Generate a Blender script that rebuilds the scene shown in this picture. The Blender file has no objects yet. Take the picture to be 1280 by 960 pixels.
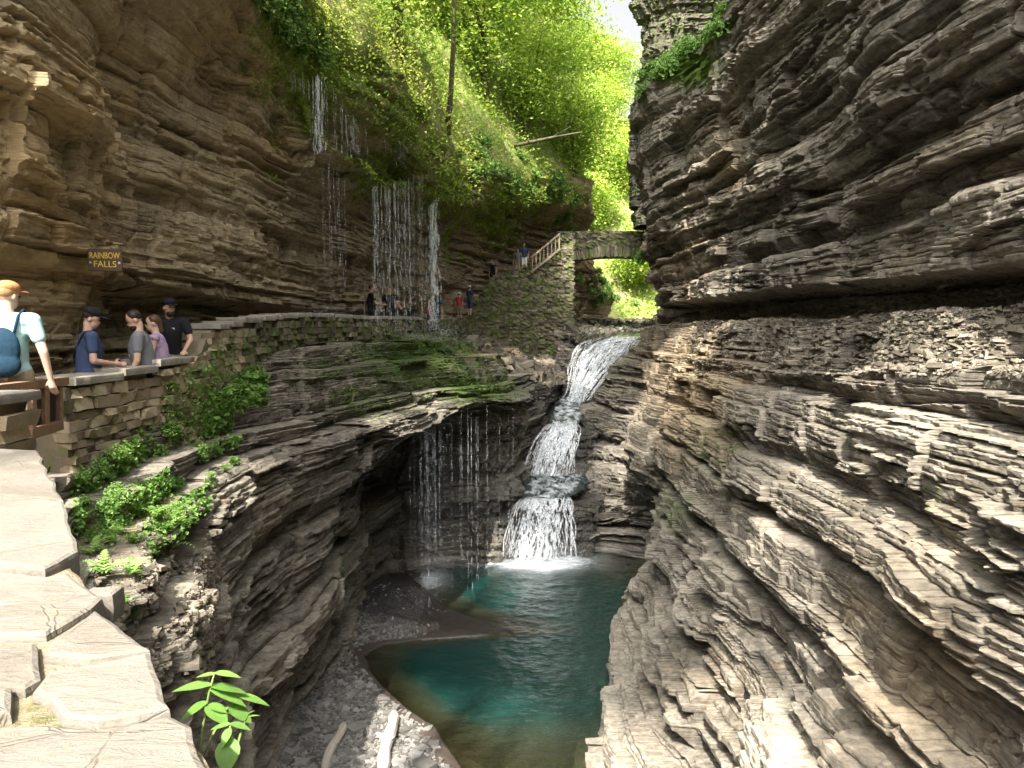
import bpy, bmesh, math, random
import numpy as np
from mathutils import Vector, Matrix, Euler

R = math.radians
SC = bpy.context.scene
COL = SC.collection
random.seed(7)
RNG = np.random.default_rng(11)

# ------------------------------------------------------------------ camera
FPX, PITCH = 930.0, math.atan(75 / 930.0)
cam_d = bpy.data.cameras.new('camera')
cam = bpy.data.objects.new('camera', cam_d)
COL.objects.link(cam)
cam_d.sensor_width = 36
cam_d.lens = FPX / 1280 * 36
cam_d.clip_start = 0.05
cam_d.clip_end = 2000
cam.location = (0, 0, 0)
cam.rotation_euler = (R(90) - PITCH, 0, 0)
SC.camera = cam

# ------------------------------------------------------------------ light
SUN_TO = Vector((-0.15, -0.58, 0.80)).normalized()      # direction towards the sun
w = bpy.data.worlds.new('World')
SC.world = w
w.use_nodes = True
wt = w.node_tree
wt.nodes.clear()
sky = wt.nodes.new('ShaderNodeTexSky')
sky.sky_type = 'NISHITA'
sky.sun_disc = False
sky.sun_elevation = math.asin(SUN_TO.z)
sky.sun_rotation = math.atan2(SUN_TO.x, SUN_TO.y)
sky.air_density = 0.55
sky.dust_density = 10.0
sky.ozone_density = 0.6
bg = wt.nodes.new('ShaderNodeBackground')
bg.inputs['Strength'].default_value = 0.135
wo = wt.nodes.new('ShaderNodeOutputWorld')
hs = wt.nodes.new('ShaderNodeHueSaturation')          # thin bright cloud over the whole sky
hs.inputs['Saturation'].default_value = 0.15
hs.inputs['Value'].default_value = 1.2
wt.links.new(sky.outputs[0], hs.inputs['Color'])
wt.links.new(hs.outputs[0], bg.inputs[0])
wt.links.new(bg.outputs[0], wo.inputs[0])
sun_d = bpy.data.lights.new('sun', 'SUN')
sun_d.energy = 5.0
sun_d.angle = R(0.53)
sun_d.color = (1.0, 0.94, 0.84)
sun = bpy.data.objects.new('sun', sun_d)
COL.objects.link(sun)
sun.rotation_euler = SUN_TO.to_track_quat('Z', 'Y').to_euler()
sun.location = (0, -20, 60)

SC.view_settings.view_transform = 'Standard'
SC.view_settings.look = 'None'
SC.view_settings.exposure = 1.8
SC.view_settings.gamma = 1
SC.cycles.use_denoising = True
SC.cycles.max_bounces = 7
SC.cycles.diffuse_bounces = 4
SC.cycles.transparent_max_bounces = 24
SC.cycles.caustics_reflective = False
SC.cycles.caustics_refractive = False
SC.cycles.sample_clamp_indirect = 6


def W(px, py, D):
    """photo pixel (1280x960) + distance along the gorge -> point"""
    a, b = (px - 640) / FPX, (480 - py) / FPX
    c, s = math.cos(PITCH), math.sin(PITCH)
    k = D / (c + s * b)
    return Vector((a * k, D, (-s + c * b) * k))


def WZ(px, py, z):
    """photo pixel -> point on the level z"""
    a, b = (px - 640) / FPX, (480 - py) / FPX
    c, s = math.cos(PITCH), math.sin(PITCH)
    k = z / (-s + c * b)
    return Vector((a * k, (c + s * b) * k, z))


def proj(P):
    P = np.asarray(P, float)
    c, s = math.cos(PITCH), math.sin(PITCH)
    f = P[..., 1] * c - P[..., 2] * s
    u = P[..., 1] * s + P[..., 2] * c
    f = np.maximum(f, 0.3)
    return np.stack([640 + FPX * P[..., 0] / f, 480 - FPX * u / f], -1)


# ------------------------------------------------------------------ noise
def _h(i, j, k):
    n = (i.astype(np.int64) * 374761393 + j.astype(np.int64) * 668265263 + k.astype(np.int64) * 2147483647) & 0xFFFFFFFF
    n = ((n ^ (n >> 13)) * 1274126177) & 0xFFFFFFFF
    n = (n ^ (n >> 16)) & 0xFFFFFFFF
    n = (n * 2654435761) & 0xFFFFFFFF
    return ((n ^ (n >> 15)) & 0xFFFFFF) / float(0xFFFFFF)


_PT = np.random.default_rng(5).permutation(2048).astype(np.int32)
_PV = np.random.default_rng(6).uniform(-1, 1, 2048).astype(np.float32)


def _vn(x, y, z):
    xi, yi, zi = np.floor(x), np.floor(y), np.floor(z)
    fx, fy, fz = [(q - i).astype(np.float32) for q, i in ((x, xi), (y, yi), (z, zi))]
    xi, yi, zi = [i.astype(np.int32) & 2047 for i in (xi, yi, zi)]
    fx, fy, fz = [f * f * (3 - 2 * f) for f in (fx, fy, fz)]
    c = []
    for a in (0, 1):
        px_ = _PT[(xi + a) & 2047]
        for b in (0, 1):
            pxy = _PT[(px_ + yi + b) & 2047]
            v0 = _PV[_PT[(pxy + zi) & 2047]]
            v1 = _PV[_PT[(pxy + zi + 1) & 2047]]
            c.append(v0 + (v1 - v0) * fz)
    e0 = c[0] + (c[1] - c[0]) * fy
    e1 = c[2] + (c[3] - c[2]) * fy
    return e0 + (e1 - e0) * fx


def vnoise(x, y, z):
    x, y, z = np.broadcast_arrays(x, y, z)
    sh = x.shape
    x, y, z = x.ravel(), y.ravel(), z.ravel()
    out = np.empty(x.size)
    for i in range(0, x.size, 32768):
        out[i:i + 32768] = _vn(x[i:i + 32768], y[i:i + 32768], z[i:i + 32768])
    return out.reshape(sh)


def fbm(x, y, z, o=3, seed=0.0):
    r, a, t = 0, 1.0, 0
    for k in range(o):
        m = 2.03 ** k
        r = r + a * vnoise(x * m + seed + 17.3 * k, y * m + seed * 1.7, z * m - seed)
        t += a
        a *= 0.5
    return r / t


def sstep(a, b, x):
    t = np.clip((x - a) / (b - a), 0, 1)
    return t * t * (3 - 2 * t)


# ------------------------------------------------------------------ objects
def tag(o, label=None, cat=None, group=None, kind=None):
    if label: o['label'] = label
    if cat: o['category'] = cat
    if group: o['group'] = group
    if kind: o['kind'] = kind
    return o


def empty(name, loc=(0, 0, 0), rz=0.0):
    o = bpy.data.objects.new(name, None)
    COL.objects.link(o)
    o.location = loc
    o.rotation_euler = (0, 0, rz)
    o.empty_display_size = 0.1
    return o


def make_mesh(name, V, F, mat=None, smooth=False, attrs=None):
    V = np.asarray(V, np.float32)
    me = bpy.data.meshes.new(name)
    if isinstance(F, np.ndarray):
        n, k = F.shape
        me.vertices.add(len(V))
        me.vertices.foreach_set('co', V.ravel())
        me.loops.add(n * k)
        me.loops.foreach_set('vertex_index', F.astype(np.int32).ravel())
        me.polygons.add(n)
        me.polygons.foreach_set('loop_start', np.arange(0, n * k, k, dtype=np.int32))
        me.update(calc_edges=True)
    else:
        me.from_pydata([tuple(map(float, v)) for v in V], [], F)
        me.update()
    me.polygons.foreach_set('use_smooth', np.full(len(me.polygons), bool(smooth)))
    for an, av in (attrs or {}).items():
        at = me.attributes.new(an, 'FLOAT', 'POINT')
        at.data.foreach_set('value', np.asarray(av, np.float32).ravel())
    if mat is not None:
        me.materials.append(MAT[mat] if isinstance(mat, str) else mat)
    return me


def obj(name, me, parent=None, loc=None, rot=None, scale=None):
    o = bpy.data.objects.new(name, me)
    COL.objects.link(o)
    if parent is not None: o.parent = parent
    if loc is not None: o.location = loc
    if rot is not None: o.rotation_euler = rot
    if scale is not None: o.scale = scale
    return o


def mobj(name, V, F, mat, parent=None, smooth=False, attrs=None):
    return obj(name, make_mesh(name, V, F, mat, smooth, attrs), parent)


class MB:
    """collects simple solids into one mesh"""
    def __init__(s): s.v, s.f = [], []
    def add(s, V, F):
        n = len(s.v)
        s.v += [tuple(v) for v in V]
        s.f += [tuple(i + n for i in f) for f in F]
    def box(s, c, d, M=None, bev=0.0):
        x, y, z = [q / 2 for q in d]
        if bev <= 0:
            V = [Vector((a * x, b * y, e * z)) for a in (-1, 1) for b in (-1, 1) for e in (-1, 1)]
            F = [(0, 1, 3, 2), (4, 6, 7, 5), (0, 4, 5, 1), (2, 3, 7, 6), (0, 2, 6, 4), (1, 5, 7, 3)]
        else:
            bm = bmesh.new()
            bmesh.ops.create_cube(bm, size=1)
            for v in bm.verts: v.co = Vector((v.co.x * d[0], v.co.y * d[1], v.co.z * d[2]))
            bmesh.ops.bevel(bm, geom=bm.edges[:], offset=bev, segments=2, affect='EDGES', profile=0.6)
            V = [v.co.copy() for v in bm.verts]
            bm.verts.index_update()
            F = [tuple(v.index for v in f.verts) for f in bm.faces]
            bm.free()
        if M is not None: V = [M @ v for v in V]
        s.add([v + Vector(c) for v in V], F)
    def bar(s, a, b, wd, ht, bev=0.0, up=Vector((0, 0, 1))):
        a, b = Vector(a), Vector(b)
        d = b - a
        L = d.length
        d.normalize()
        x = d.cross(up)
        if x.length < 1e-4: x = Vector((1, 0, 0))
        x.normalize()
        z = x.cross(d)
        M = Matrix((x, d, z)).transposed()
        s.box((a + b) / 2, (wd, L, ht), M, bev)
    def tube(s, pts, rad, n=8, cap=True):
        pts = [Vector(p) for p in pts]
        if not hasattr(rad, '__len__'): rad = [rad] * len(pts)
        V, F = [], []
        ref = Vector((0.31, 0.22, 0.93))
        for i, p in enumerate(pts):
            d = (pts[min(i + 1, len(pts) - 1)] - pts[max(i - 1, 0)])
            if d.length < 1e-6: d = Vector((0, 0, 1))
            d.normalize()
            x = d.cross(ref)
            if x.length < 0.05: x = d.cross(Vector((1, 0, 0)))
            x.normalize()
            y = d.cross(x)
            for k in range(n):
                t = 2 * math.pi * k / n
                V.append(p + (x * math.cos(t) + y * math.sin(t)) * rad[i])
        for i in range(len(pts) - 1):
            for k in range(n):
                F.append((i * n + k, i * n + (k + 1) % n, (i + 1) * n + (k + 1) % n, (i + 1) * n + k))
        if cap:
            F.append(tuple(range(n - 1, -1, -1)))
            F.append(tuple((len(pts) - 1) * n + k for k in range(n)))
        s.add(V, F)
    def build(s, name, mat, parent=None, smooth=False):
        return mobj(name, s.v, s.f, mat, parent, smooth)


# ------------------------------------------------------------------ materials
MAT = {}


class NT:
    def __init__(s, name):
        s.m = bpy.data.materials.new(name)
        s.m.use_nodes = True
        s.t = s.m.node_tree
        s.t.nodes.clear()
        s.out = s.t.nodes.new('ShaderNodeOutputMaterial')
        MAT[name] = s.m
    def n(s, typ, **kw):
        nd = s.t.nodes.new('ShaderNode' + typ)
        for k, v in kw.items():
            if k in nd.inputs: s.set(nd.inputs[k], v)
            else: setattr(nd, k, v)
        return nd
    def set(s, inp, v):
        if isinstance(v, bpy.types.NodeSocket): s.t.links.new(v, inp)
        elif isinstance(v, bpy.types.Node): s.t.links.new(v.outputs[0], inp)
        elif isinstance(v, tuple) and len(v) == 3 and inp.type == 'RGBA': inp.default_value = (*v, 1)
        else: inp.default_value = v
    def attr(s, name):
        nd = s.n('Attribute')
        nd.attribute_name = name
        return nd.outputs['Fac']
    def coord(s, scale=(1, 1, 1), kind='Object', rot=(0, 0, 0)):
        c = s.n('TexCoord')
        m = s.n('Mapping')
        s.t.links.new(c.outputs[kind], m.inputs[0])
        m.inputs['Scale'].default_value = scale
        m.inputs['Rotation'].default_value = rot
        return m.outputs[0]
    def pos(s, scale=(1, 1, 1)):
        c = s.n('NewGeometry')
        m = s.n('Mapping')
        s.t.links.new(c.outputs['Position'], m.inputs[0])
        m.inputs['Scale'].default_value = scale
        return m.outputs[0]
    def noise(s, vec, scale, detail=4, rough=0.6, dist=0.0):
        nd = s.n('TexNoise', Scale=scale, Detail=detail, Roughness=rough, Distortion=dist)
        s.t.links.new(vec, nd.inputs['Vector'])
        return nd.outputs['Fac']
    def voro(s, vec, scale, feature='F1', out='Distance'):
        nd = s.n('TexVoronoi', feature=feature)
        nd.inputs['Scale'].default_value = scale
        s.t.links.new(vec, nd.inputs['Vector'])
        return nd.outputs[out]
    def ramp(s, fac, stops, interp='LINEAR'):
        nd = s.n('ValToRGB')
        nd.color_ramp.interpolation = interp
        el = nd.color_ramp.elements
        while len(el) < len(stops): el.new(0.5)
        for e, (p, c) in zip(el, stops):
            e.position = p
            e.color = (*c, 1) if len(c) == 3 else c
        s.set(nd.inputs[0], fac)
        return nd.outputs[0]
    def mr(s, v, a, b, c=0.0, d=1.0):
        nd = s.n('MapRange')
        s.set(nd.inputs['Value'], v)
        for k, q in zip(('From Min', 'From Max', 'To Min', 'To Max'), (a, b, c, d)): s.set(nd.inputs[k], q)
        return nd.outputs[0]
    def mix(s, f, a, b, mode='MIX'):
        nd = s.n('Mix')
        nd.data_type = 'RGBA'
        nd.blend_type = mode
        s.set(nd.inputs[0], f); s.set(nd.inputs[6], a); s.set(nd.inputs[7], b)
        return nd.outputs[2]
    def math(s, op, a, b=0.0):
        nd = s.n('Math', operation=op)
        s.set(nd.inputs[0], a); s.set(nd.inputs[1], b)
        nd.use_clamp = False
        return nd.outputs[0]
    def bump(s, h, strength=0.5, dist=0.02, nrm=None):
        nd = s.n('Bump', Strength=strength, Distance=dist)
        s.set(nd.inputs['Height'], h)
        if nrm is not None: s.set(nd.inputs['Normal'], nrm)
        return nd.outputs[0]
    def pbr(s, col, rough=0.8, nrm=None, spec=0.3, **kw):
        nd = s.n('BsdfPrincipled')
        s.set(nd.inputs['Base Color'], col)
        s.set(nd.inputs['Roughness'], rough)
        s.set(nd.inputs['Specular IOR Level'], spec)
        if nrm is not None: s.set(nd.inputs['Normal'], nrm)
        for k, v in kw.items(): s.set(nd.inputs[k], v)
        return nd.outputs[0]
    def done(s, shader, vol=None):
        s.t.links.new(shader, s.out.inputs['Surface'])
        return s.m


def rock_material(name, dark, mid, light, warm, moss_a=(0.045, 0.075, 0.012), moss_b=(0.11, 0.17, 0.025)):
    """bedded shale: colour varies bed by bed (attribute lay), with flakes, stains, moss and wet films"""
    t = NT(name)
    flat = t.pos((1.2, 1.2, 9.0))
    iso = t.pos()
    lay = t.attr('lay')
    n1 = t.noise(flat, 1.6, 5, 0.65, 0.4)
    n2 = t.noise(iso, 0.55, 4, 0.6)
    n3 = t.noise(iso, 9.0, 5, 0.7)
    n4 = t.noise(t.pos((3, 3, 34)), 2.0, 4, 0.7, 0.3)
    v = t.math('ADD', t.math('MULTIPLY', n1, 0.5), t.math('MULTIPLY', lay, 0.34))
    v = t.math('ADD', v, t.math('MULTIPLY', t.math('SUBTRACT', n3, 0.5), 0.55))
    v = t.math('ADD', v, t.math('MULTIPLY', t.math('SUBTRACT', n4, 0.5), 0.35))
    col = t.ramp(v, [(0.16, dark), (0.40, mid), (0.68, light), (0.9, tuple(min(1, c * 1.25) for c in light))])
    wf = t.math('ADD', t.attr('warm'), t.math('MULTIPLY', t.math('SUBTRACT', n2, 0.5), 1.1))
    col = t.mix(t.mr(wf, 0.25, 0.85, 0, 0.85), col, t.mix(0.75, col, warm, 'OVERLAY'))
    col = t.mix(t.mr(wf, 0.45, 0.95, 0, 0.55), col, warm)
    # iron stain streaks
    st = t.noise(t.pos((2.2, 2.2, 0.5)), 1.1, 4, 0.6)
    col = t.mix(t.mr(st, 0.62, 0.78, 0, 0.4), col, (0.20, 0.105, 0.035))
    # dark seep stains running down the face, pale flaked patches
    sp = t.noise(t.pos((1.6, 1.6, 0.22)), 1.3, 5, 0.65, 0.5)
    col = t.mix(t.mr(sp, 0.54, 0.72, 0, 0.62), col, t.mix(0.6, col, (0.022, 0.021, 0.020)))
    pf = t.noise(t.pos((1, 1, 2.2)), 0.9, 4, 0.7)
    col = t.mix(t.mr(pf, 0.60, 0.72, 0, 0.35), col, t.mix(0.5, col, (0.52, 0.47, 0.38)))
    mossn = t.noise(iso, 5.0, 5, 0.7)
    mf = t.math('ADD', t.attr('moss'), t.math('MULTIPLY', t.math('SUBTRACT', mossn, 0.5), 1.3))
    mcol = t.mix(t.noise(iso, 14, 3, 0.6), moss_a, moss_b)
    mm = t.mr(mf, 0.42, 0.66)
    col = t.mix(mm, col, mcol)
    wet = t.math('MAXIMUM', t.math('MINIMUM', t.math('ADD', t.attr('wet'), t.math('MULTIPLY', t.math('SUBTRACT', n2, 0.5), 0.7)), 1.0), 0.0)
    col = t.mix(wet, col, t.mix(0.62, col, (0.012, 0.012, 0.014)))
    fine = t.noise(t.pos((1, 1, 4.5)), 26, 5, 0.75)
    flake = t.noise(t.pos((1, 1, 7)), 7, 5, 0.7, 0.6)
    h = t.math('ADD', t.math('MULTIPLY', fine, 0.35), flake)
    nb = t.bump(h, 0.75, 0.06)
    rough = t.mr(wet, 0.2, 0.9, 0.86, 0.28)
    sh = t.pbr(col, rough, nb, t.mr(wet, 0.2, 0.9, 0.2, 0.6))
    return t.done(sh)


rock_material('rock_tan', (0.105, 0.084, 0.053), (0.36, 0.292, 0.187), (0.58, 0.485, 0.325), (0.56, 0.43, 0.24), (0.075, 0.125, 0.018), (0.20, 0.28, 0.04))
rock_material('rock_grey', (0.036, 0.033, 0.028), (0.168, 0.149, 0.119), (0.39, 0.35, 0.282), (0.44, 0.34, 0.22))
rock_material('rock_dark', (0.03, 0.028, 0.025), (0.095, 0.083, 0.068), (0.20, 0.172, 0.14), (0.25, 0.17, 0.11))
# ------------------------------------------------------------------ bedded cliffs
def resample_stations(st, ys, sm):
    """st: list of (D, [(x, z), ...]) -> array (len(ys), npts, 2), smoothed along the gorge"""
    D = np.array([s[0] for s in st], float)
    A = np.array([s[1] for s in st], float)
    fine = np.linspace(D[0], D[-1], 1600)
    out = np.empty((len(fine),) + A.shape[1:])
    for i in range(A.shape[1]):
        for c in range(2):
            out[:, i, c] = np.interp(fine, D, A[:, i, c])
    step = fine[1] - fine[0]
    k = max(1, int(sm / step))
    ker = np.hanning(2 * k + 3)[1:-1]
    ker /= ker.sum()
    pad = len(ker) // 2
    P = np.concatenate([np.repeat(out[:1], pad, 0), out, np.repeat(out[-1:], pad, 0)])
    sm_out = np.zeros_like(out)
    for j, wgt in enumerate(ker): sm_out += wgt * P[j:j + len(out)]
    res = np.empty((len(ys),) + A.shape[1:])
    for i in range(A.shape[1]):
        for c in range(2):
            res[:, i, c] = np.interp(ys, fine, sm_out[:, i, c])
    return res


def screen_steps(L, nmin, px, cap):
    """cumulative screen length of a family of polylines L (n along, m across, 3) -> sample positions in [0, n-1]"""
    q = proj(L)
    ins = (q[..., 0] > -90) & (q[..., 0] < 1370) & (q[..., 1] > -90) & (q[..., 1] < 1050)
    d = np.linalg.norm(np.diff(q, axis=0), axis=-1) * (ins[1:] | ins[:-1])
    d3 = np.linalg.norm(np.diff(L, axis=0), axis=-1)
    s = np.percentile(d, 92, axis=1) + d3.mean(1) * 3.0
    cum = np.concatenate([[0], np.cumsum(s)])
    n = int(min(cap, max(nmin, cum[-1] / px)))
    return np.interp(np.linspace(0, cum[-1], n), cum, np.arange(len(cum)))


def bed_table(seed, lo, hi, z0=-12, z1=40):
    r = np.random.default_rng(seed)
    th = r.uniform(lo, hi, 4000) * np.where(r.random(4000) < 0.18, r.uniform(1.5, 2.6, 4000), 1)
    b = z0 + np.cumsum(th)
    return b[b < z1]


def bedded(P, hn, nz, seed, amp, fine_amp, block=1.0, terr=0.85, warp=0.07, rough=0.3, beds=(0.22, 0.55), fines=(0.035, 0.10), big=0.0, calm=None):
    """displaces points P (N,3) along the horizontal direction hn (N,3) by joints, beds, broken blocks and thin flakes"""
    x, y, z = P.T
    sd = int(seed)
    s = z + warp * fbm(x / 5, y / 5, z / 9, 2, seed) + 0.012 * y
    t = y * np.abs(hn[:, 0]) + x * np.abs(hn[:, 1]) + 0.3 * y
    t = t + 0.22 * fbm(x * .8, y * .8, z * 2.5, 3, seed + 5)
    slope = np.clip(nz / np.sqrt(np.maximum(0.0144, 1 - nz ** 2)), -0.5, 3.0)
    # joint-bounded masses: each one sits a little proud or back, its beds a little up or down
    jr = np.floor((s + 0.5 * fbm(x / 3, y / 3, z / 3, 2, seed + 12)) / 0.95).astype(np.int64)
    jt = (t + 0.35 * fbm(x / 1.5, y / 1.5, z / 1.2, 2, seed + 13)) / (1.9 * block) + 13.7 * _h(jr, jr * 0 + 1, jr * 0 + sd)
    jc = np.floor(jt).astype(np.int64)
    jv = _h(jr, jc, jr * 0 + sd + 6)
    s = s + (0.5 - _h(jr, jc, jr * 0 + sd + 7)) * 0.09
    disp = (jv - 0.5) * amp * 0.8
    je = np.minimum(jt - jc, 1 - (jt - jc)) * 1.9 * block
    disp -= 0.06 * np.exp(-(je / 0.03) ** 2)
    lay = 0.25 * jv
    cm = 1.0 if calm is None else 1 - calm(P)
    if big:
        bt = bed_table(seed + 77, 0.6, 1.5)
        sb = s + 0.08 * fbm(x / 3, y / 3, z / 3, 2, seed + 60)
        k = np.clip(np.searchsorted(bt, sb), 1, len(bt) - 1).astype(np.int64)
        fb = (sb - bt[k - 1]) / (bt[k] - bt[k - 1])
        tb = (t + 11 * _h(k, k * 0 + 1, k * 0 + sd)) / (3.2 + 3 * _h(k, k * 0 + 2, k * 0 + sd))
        cb_ = np.floor(tb).astype(np.int64)
        disp += big * cm * ((_h(k, cb_, k * 0 + sd + 31) - 0.5) * 1.3 + 0.75 * (sstep(0.0, 0.35, fb) - 0.75) - 0.3 * sstep(0.93, 1.0, fb))
    mod = 0.35 + 1.0 * sstep(-0.35, 0.3, fbm(x / 2.5, y / 2.5, z / 1.3, 3, seed + 21))
    for lv, (rng_, a, bw) in enumerate(((beds, amp, 1.7 * block), (fines, fine_amp, 0.7 * block))):
        bt = bed_table(seed + 31 * lv, *rng_)
        sv = s + (0.018 if lv == 0 else 0.012) * fbm(x * 2.2, y * 2.2, z * 1.5, 2, seed + 40 + lv)
        k = np.clip(np.searchsorted(bt, sv), 1, len(bt) - 1)
        th = bt[k] - bt[k - 1]
        fr = (sv - bt[k - 1]) / th
        kk = k.astype(np.int64)
        zero = np.zeros_like(kk)
        wid = bw * (0.35 + 1.6 * _h(kk, zero + 3, zero + sd))
        tt = (t + 0.07 * fbm(x * 4, y * 4, z * 4, 2, seed + 50) + 7.7 * _h(kk, zero + 9, zero + sd)) / wid
        cell = np.floor(tt)
        cf = tt - cell
        hv = _h(kk, cell.astype(np.int64), zero + sd + 2)
        base = _h(kk, zero + 5, zero + sd + 4)
        o = (hv - 0.5) * 1.25 * (0.5 + 1.3 * _h(kk, zero + 11, zero + sd) ** 2) + (base - 0.5) * (1.5 * _h(kk, zero + 12, zero + sd) + 0.3) + (cf - 0.5) * (_h(kk, cell.astype(np.int64), zero + sd + 9) - 0.5) * 0.9
        o = o * (mod if lv == 1 else 0.55 + 0.45 * mod)
        edge = np.minimum(cf, 1 - cf) * wid
        o = o - (0.22 * np.exp(-(edge / 0.022) ** 2) if lv == 0 else 0.15 * np.exp(-(edge / 0.014) ** 2))
        o = o - (0.30 if lv == 0 else 0.35) * (0.3 + 0.9 * base) * np.exp(-((fr * th) / (0.018 if lv == 0 else 0.010)) ** 2)
        disp += a * o * cm
        if terr:
            disp += terr * (0.75 if lv == 0 else 0.35) * slope * (fr - 0.5) * th
        lay += (0.45 if lv == 0 else 0.30) * (0.6 * hv + 0.4 * base)
    disp += rough * fbm(x / 2.4, y / 2.4, z / 1.8, 2, seed + 2)
    disp += 0.03 * fbm(x * 5, y * 5, z * 11, 3, seed + 3)
    Q = P + hn * disp[:, None]
    Q[:, 2] += 0.015 * fbm(x * 2.5, y * 2.5, z * 2.5, 3, seed + 8)
    return Q, lay


def loft_points(st, side, px=1.5, sm=0.5, capu=1500, capv=1100, nmin=(60, 60)):
    """side +1: rock lies towards +x (right bank), -1: towards -x. returns grid (nu,nv,3)"""
    y0, y1 = st[0][0], st[-1][0]
    ys = np.linspace(y0, y1, 500)
    A = resample_stations(st, ys, sm)
    m = A.shape[1]
    seg = 24
    pv = np.linspace(0, m - 1, (m - 1) * seg + 1)
    def along(Ax, pvs):
        i = np.clip(np.floor(pvs).astype(int), 0, m - 2)
        f = pvs - i
        return Ax[:, i] * (1 - f)[None, :, None] + Ax[:, i + 1] * f[None, :, None]
    G = along(A, pv)
    G3 = np.stack([G[..., 0], np.repeat(ys[:, None], G.shape[1], 1), G[..., 1]], -1)
    iu = screen_steps(G3, nmin[0], px, capu)
    iv = screen_steps(np.swapaxes(G3, 0, 1), nmin[1], px, capv)
    ys2 = np.interp(iu, np.arange(len(ys)), ys)
    pv2 = np.interp(iv, np.arange(len(pv)), pv)
    A2 = resample_stations(st, ys2, sm)
    B = along(A2, pv2)
    # soften the corners of the section a little
    for _ in range(6):
        B[:, 1:-1] = 0.5 * B[:, 1:-1] + 0.25 * (B[:, :-2] + B[:, 2:])
    return np.stack([B[..., 0], np.repeat(ys2[:, None], B.shape[1], 1), B[..., 1]], -1)


def grid_normals(G):
    du = np.gradient(G, axis=0)
    dv = np.gradient(G, axis=1)
    n = np.cross(du, dv)
    return n / np.maximum(np.linalg.norm(n, axis=-1, keepdims=True), 1e-9)


def grid_faces(nu, nv, flip=False):
    a = (np.arange(nu - 1)[:, None] * nv + np.arange(nv - 1)[None, :]).ravel()
    F = np.stack([a, a + 1, a + nv + 1, a + nv], 1)
    return F[:, ::-1].copy() if flip else F


def cliff(name, st, side, mat, seed, amp=0.20, fine=0.045, px=1.5, sm=0.5, moss=None, warm=None, wet=None, flat_rough=0.1, G=None, **kw):
    if G is None: G = loft_points(st, side, px, sm)
    nu, nv = G.shape[:2]
    N = grid_normals(G)
    if np.mean(N[..., 0]) * side > 0: N = -N            # point out into the gorge
    h = N.copy()
    h[..., 2] = 0
    hl = np.linalg.norm(h, axis=-1, keepdims=True)
    # smooth the push direction so that corners do not tangle
    fallback = np.zeros_like(h)
    fallback[..., 0] = -side
    h = h + fallback * 0.15
    for _ in range(10):
        h[1:-1] = 0.5 * h[1:-1] + 0.25 * (h[:-2] + h[2:])
        h[:, 1:-1] = 0.5 * h[:, 1:-1] + 0.25 * (h[:, :-2] + h[:, 2:])
    h /= np.maximum(np.linalg.norm(h, axis=-1, keepdims=True), 1e-6)
    P = G.reshape(-1, 3)
    n = N.reshape(-1, 3)
    Q, lay = bedded(P, h.reshape(-1, 3), n[:, 2], seed, amp, fine, **kw)
    z = np.zeros(len(P))
    at = {'lay': lay, 'moss': z if moss is None else moss(P, n), 'warm': z if warm is None else warm(P, n), 'wet': z if wet is None else wet(P, n)}
    o = mobj(name, Q, grid_faces(nu, nv), mat, attrs=at)
    tag(o, kind='structure')
    return o, G


def blob(P, pts):
    """soft region mask from (px, py, radius_px, weight) in a photo-derived list, evaluated at the points' own places"""
    q = proj(P)
    r = np.zeros(len(P))
    for (a, b, rx, ry, wgt) in pts:
        d = ((q[:, 0] - a) / rx) ** 2 + ((q[:, 1] - b) / ry) ** 2
        r = np.where(np.abs(wgt) * np.exp(-d) > np.abs(r), wgt * np.exp(-d), r)
    return r


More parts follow.
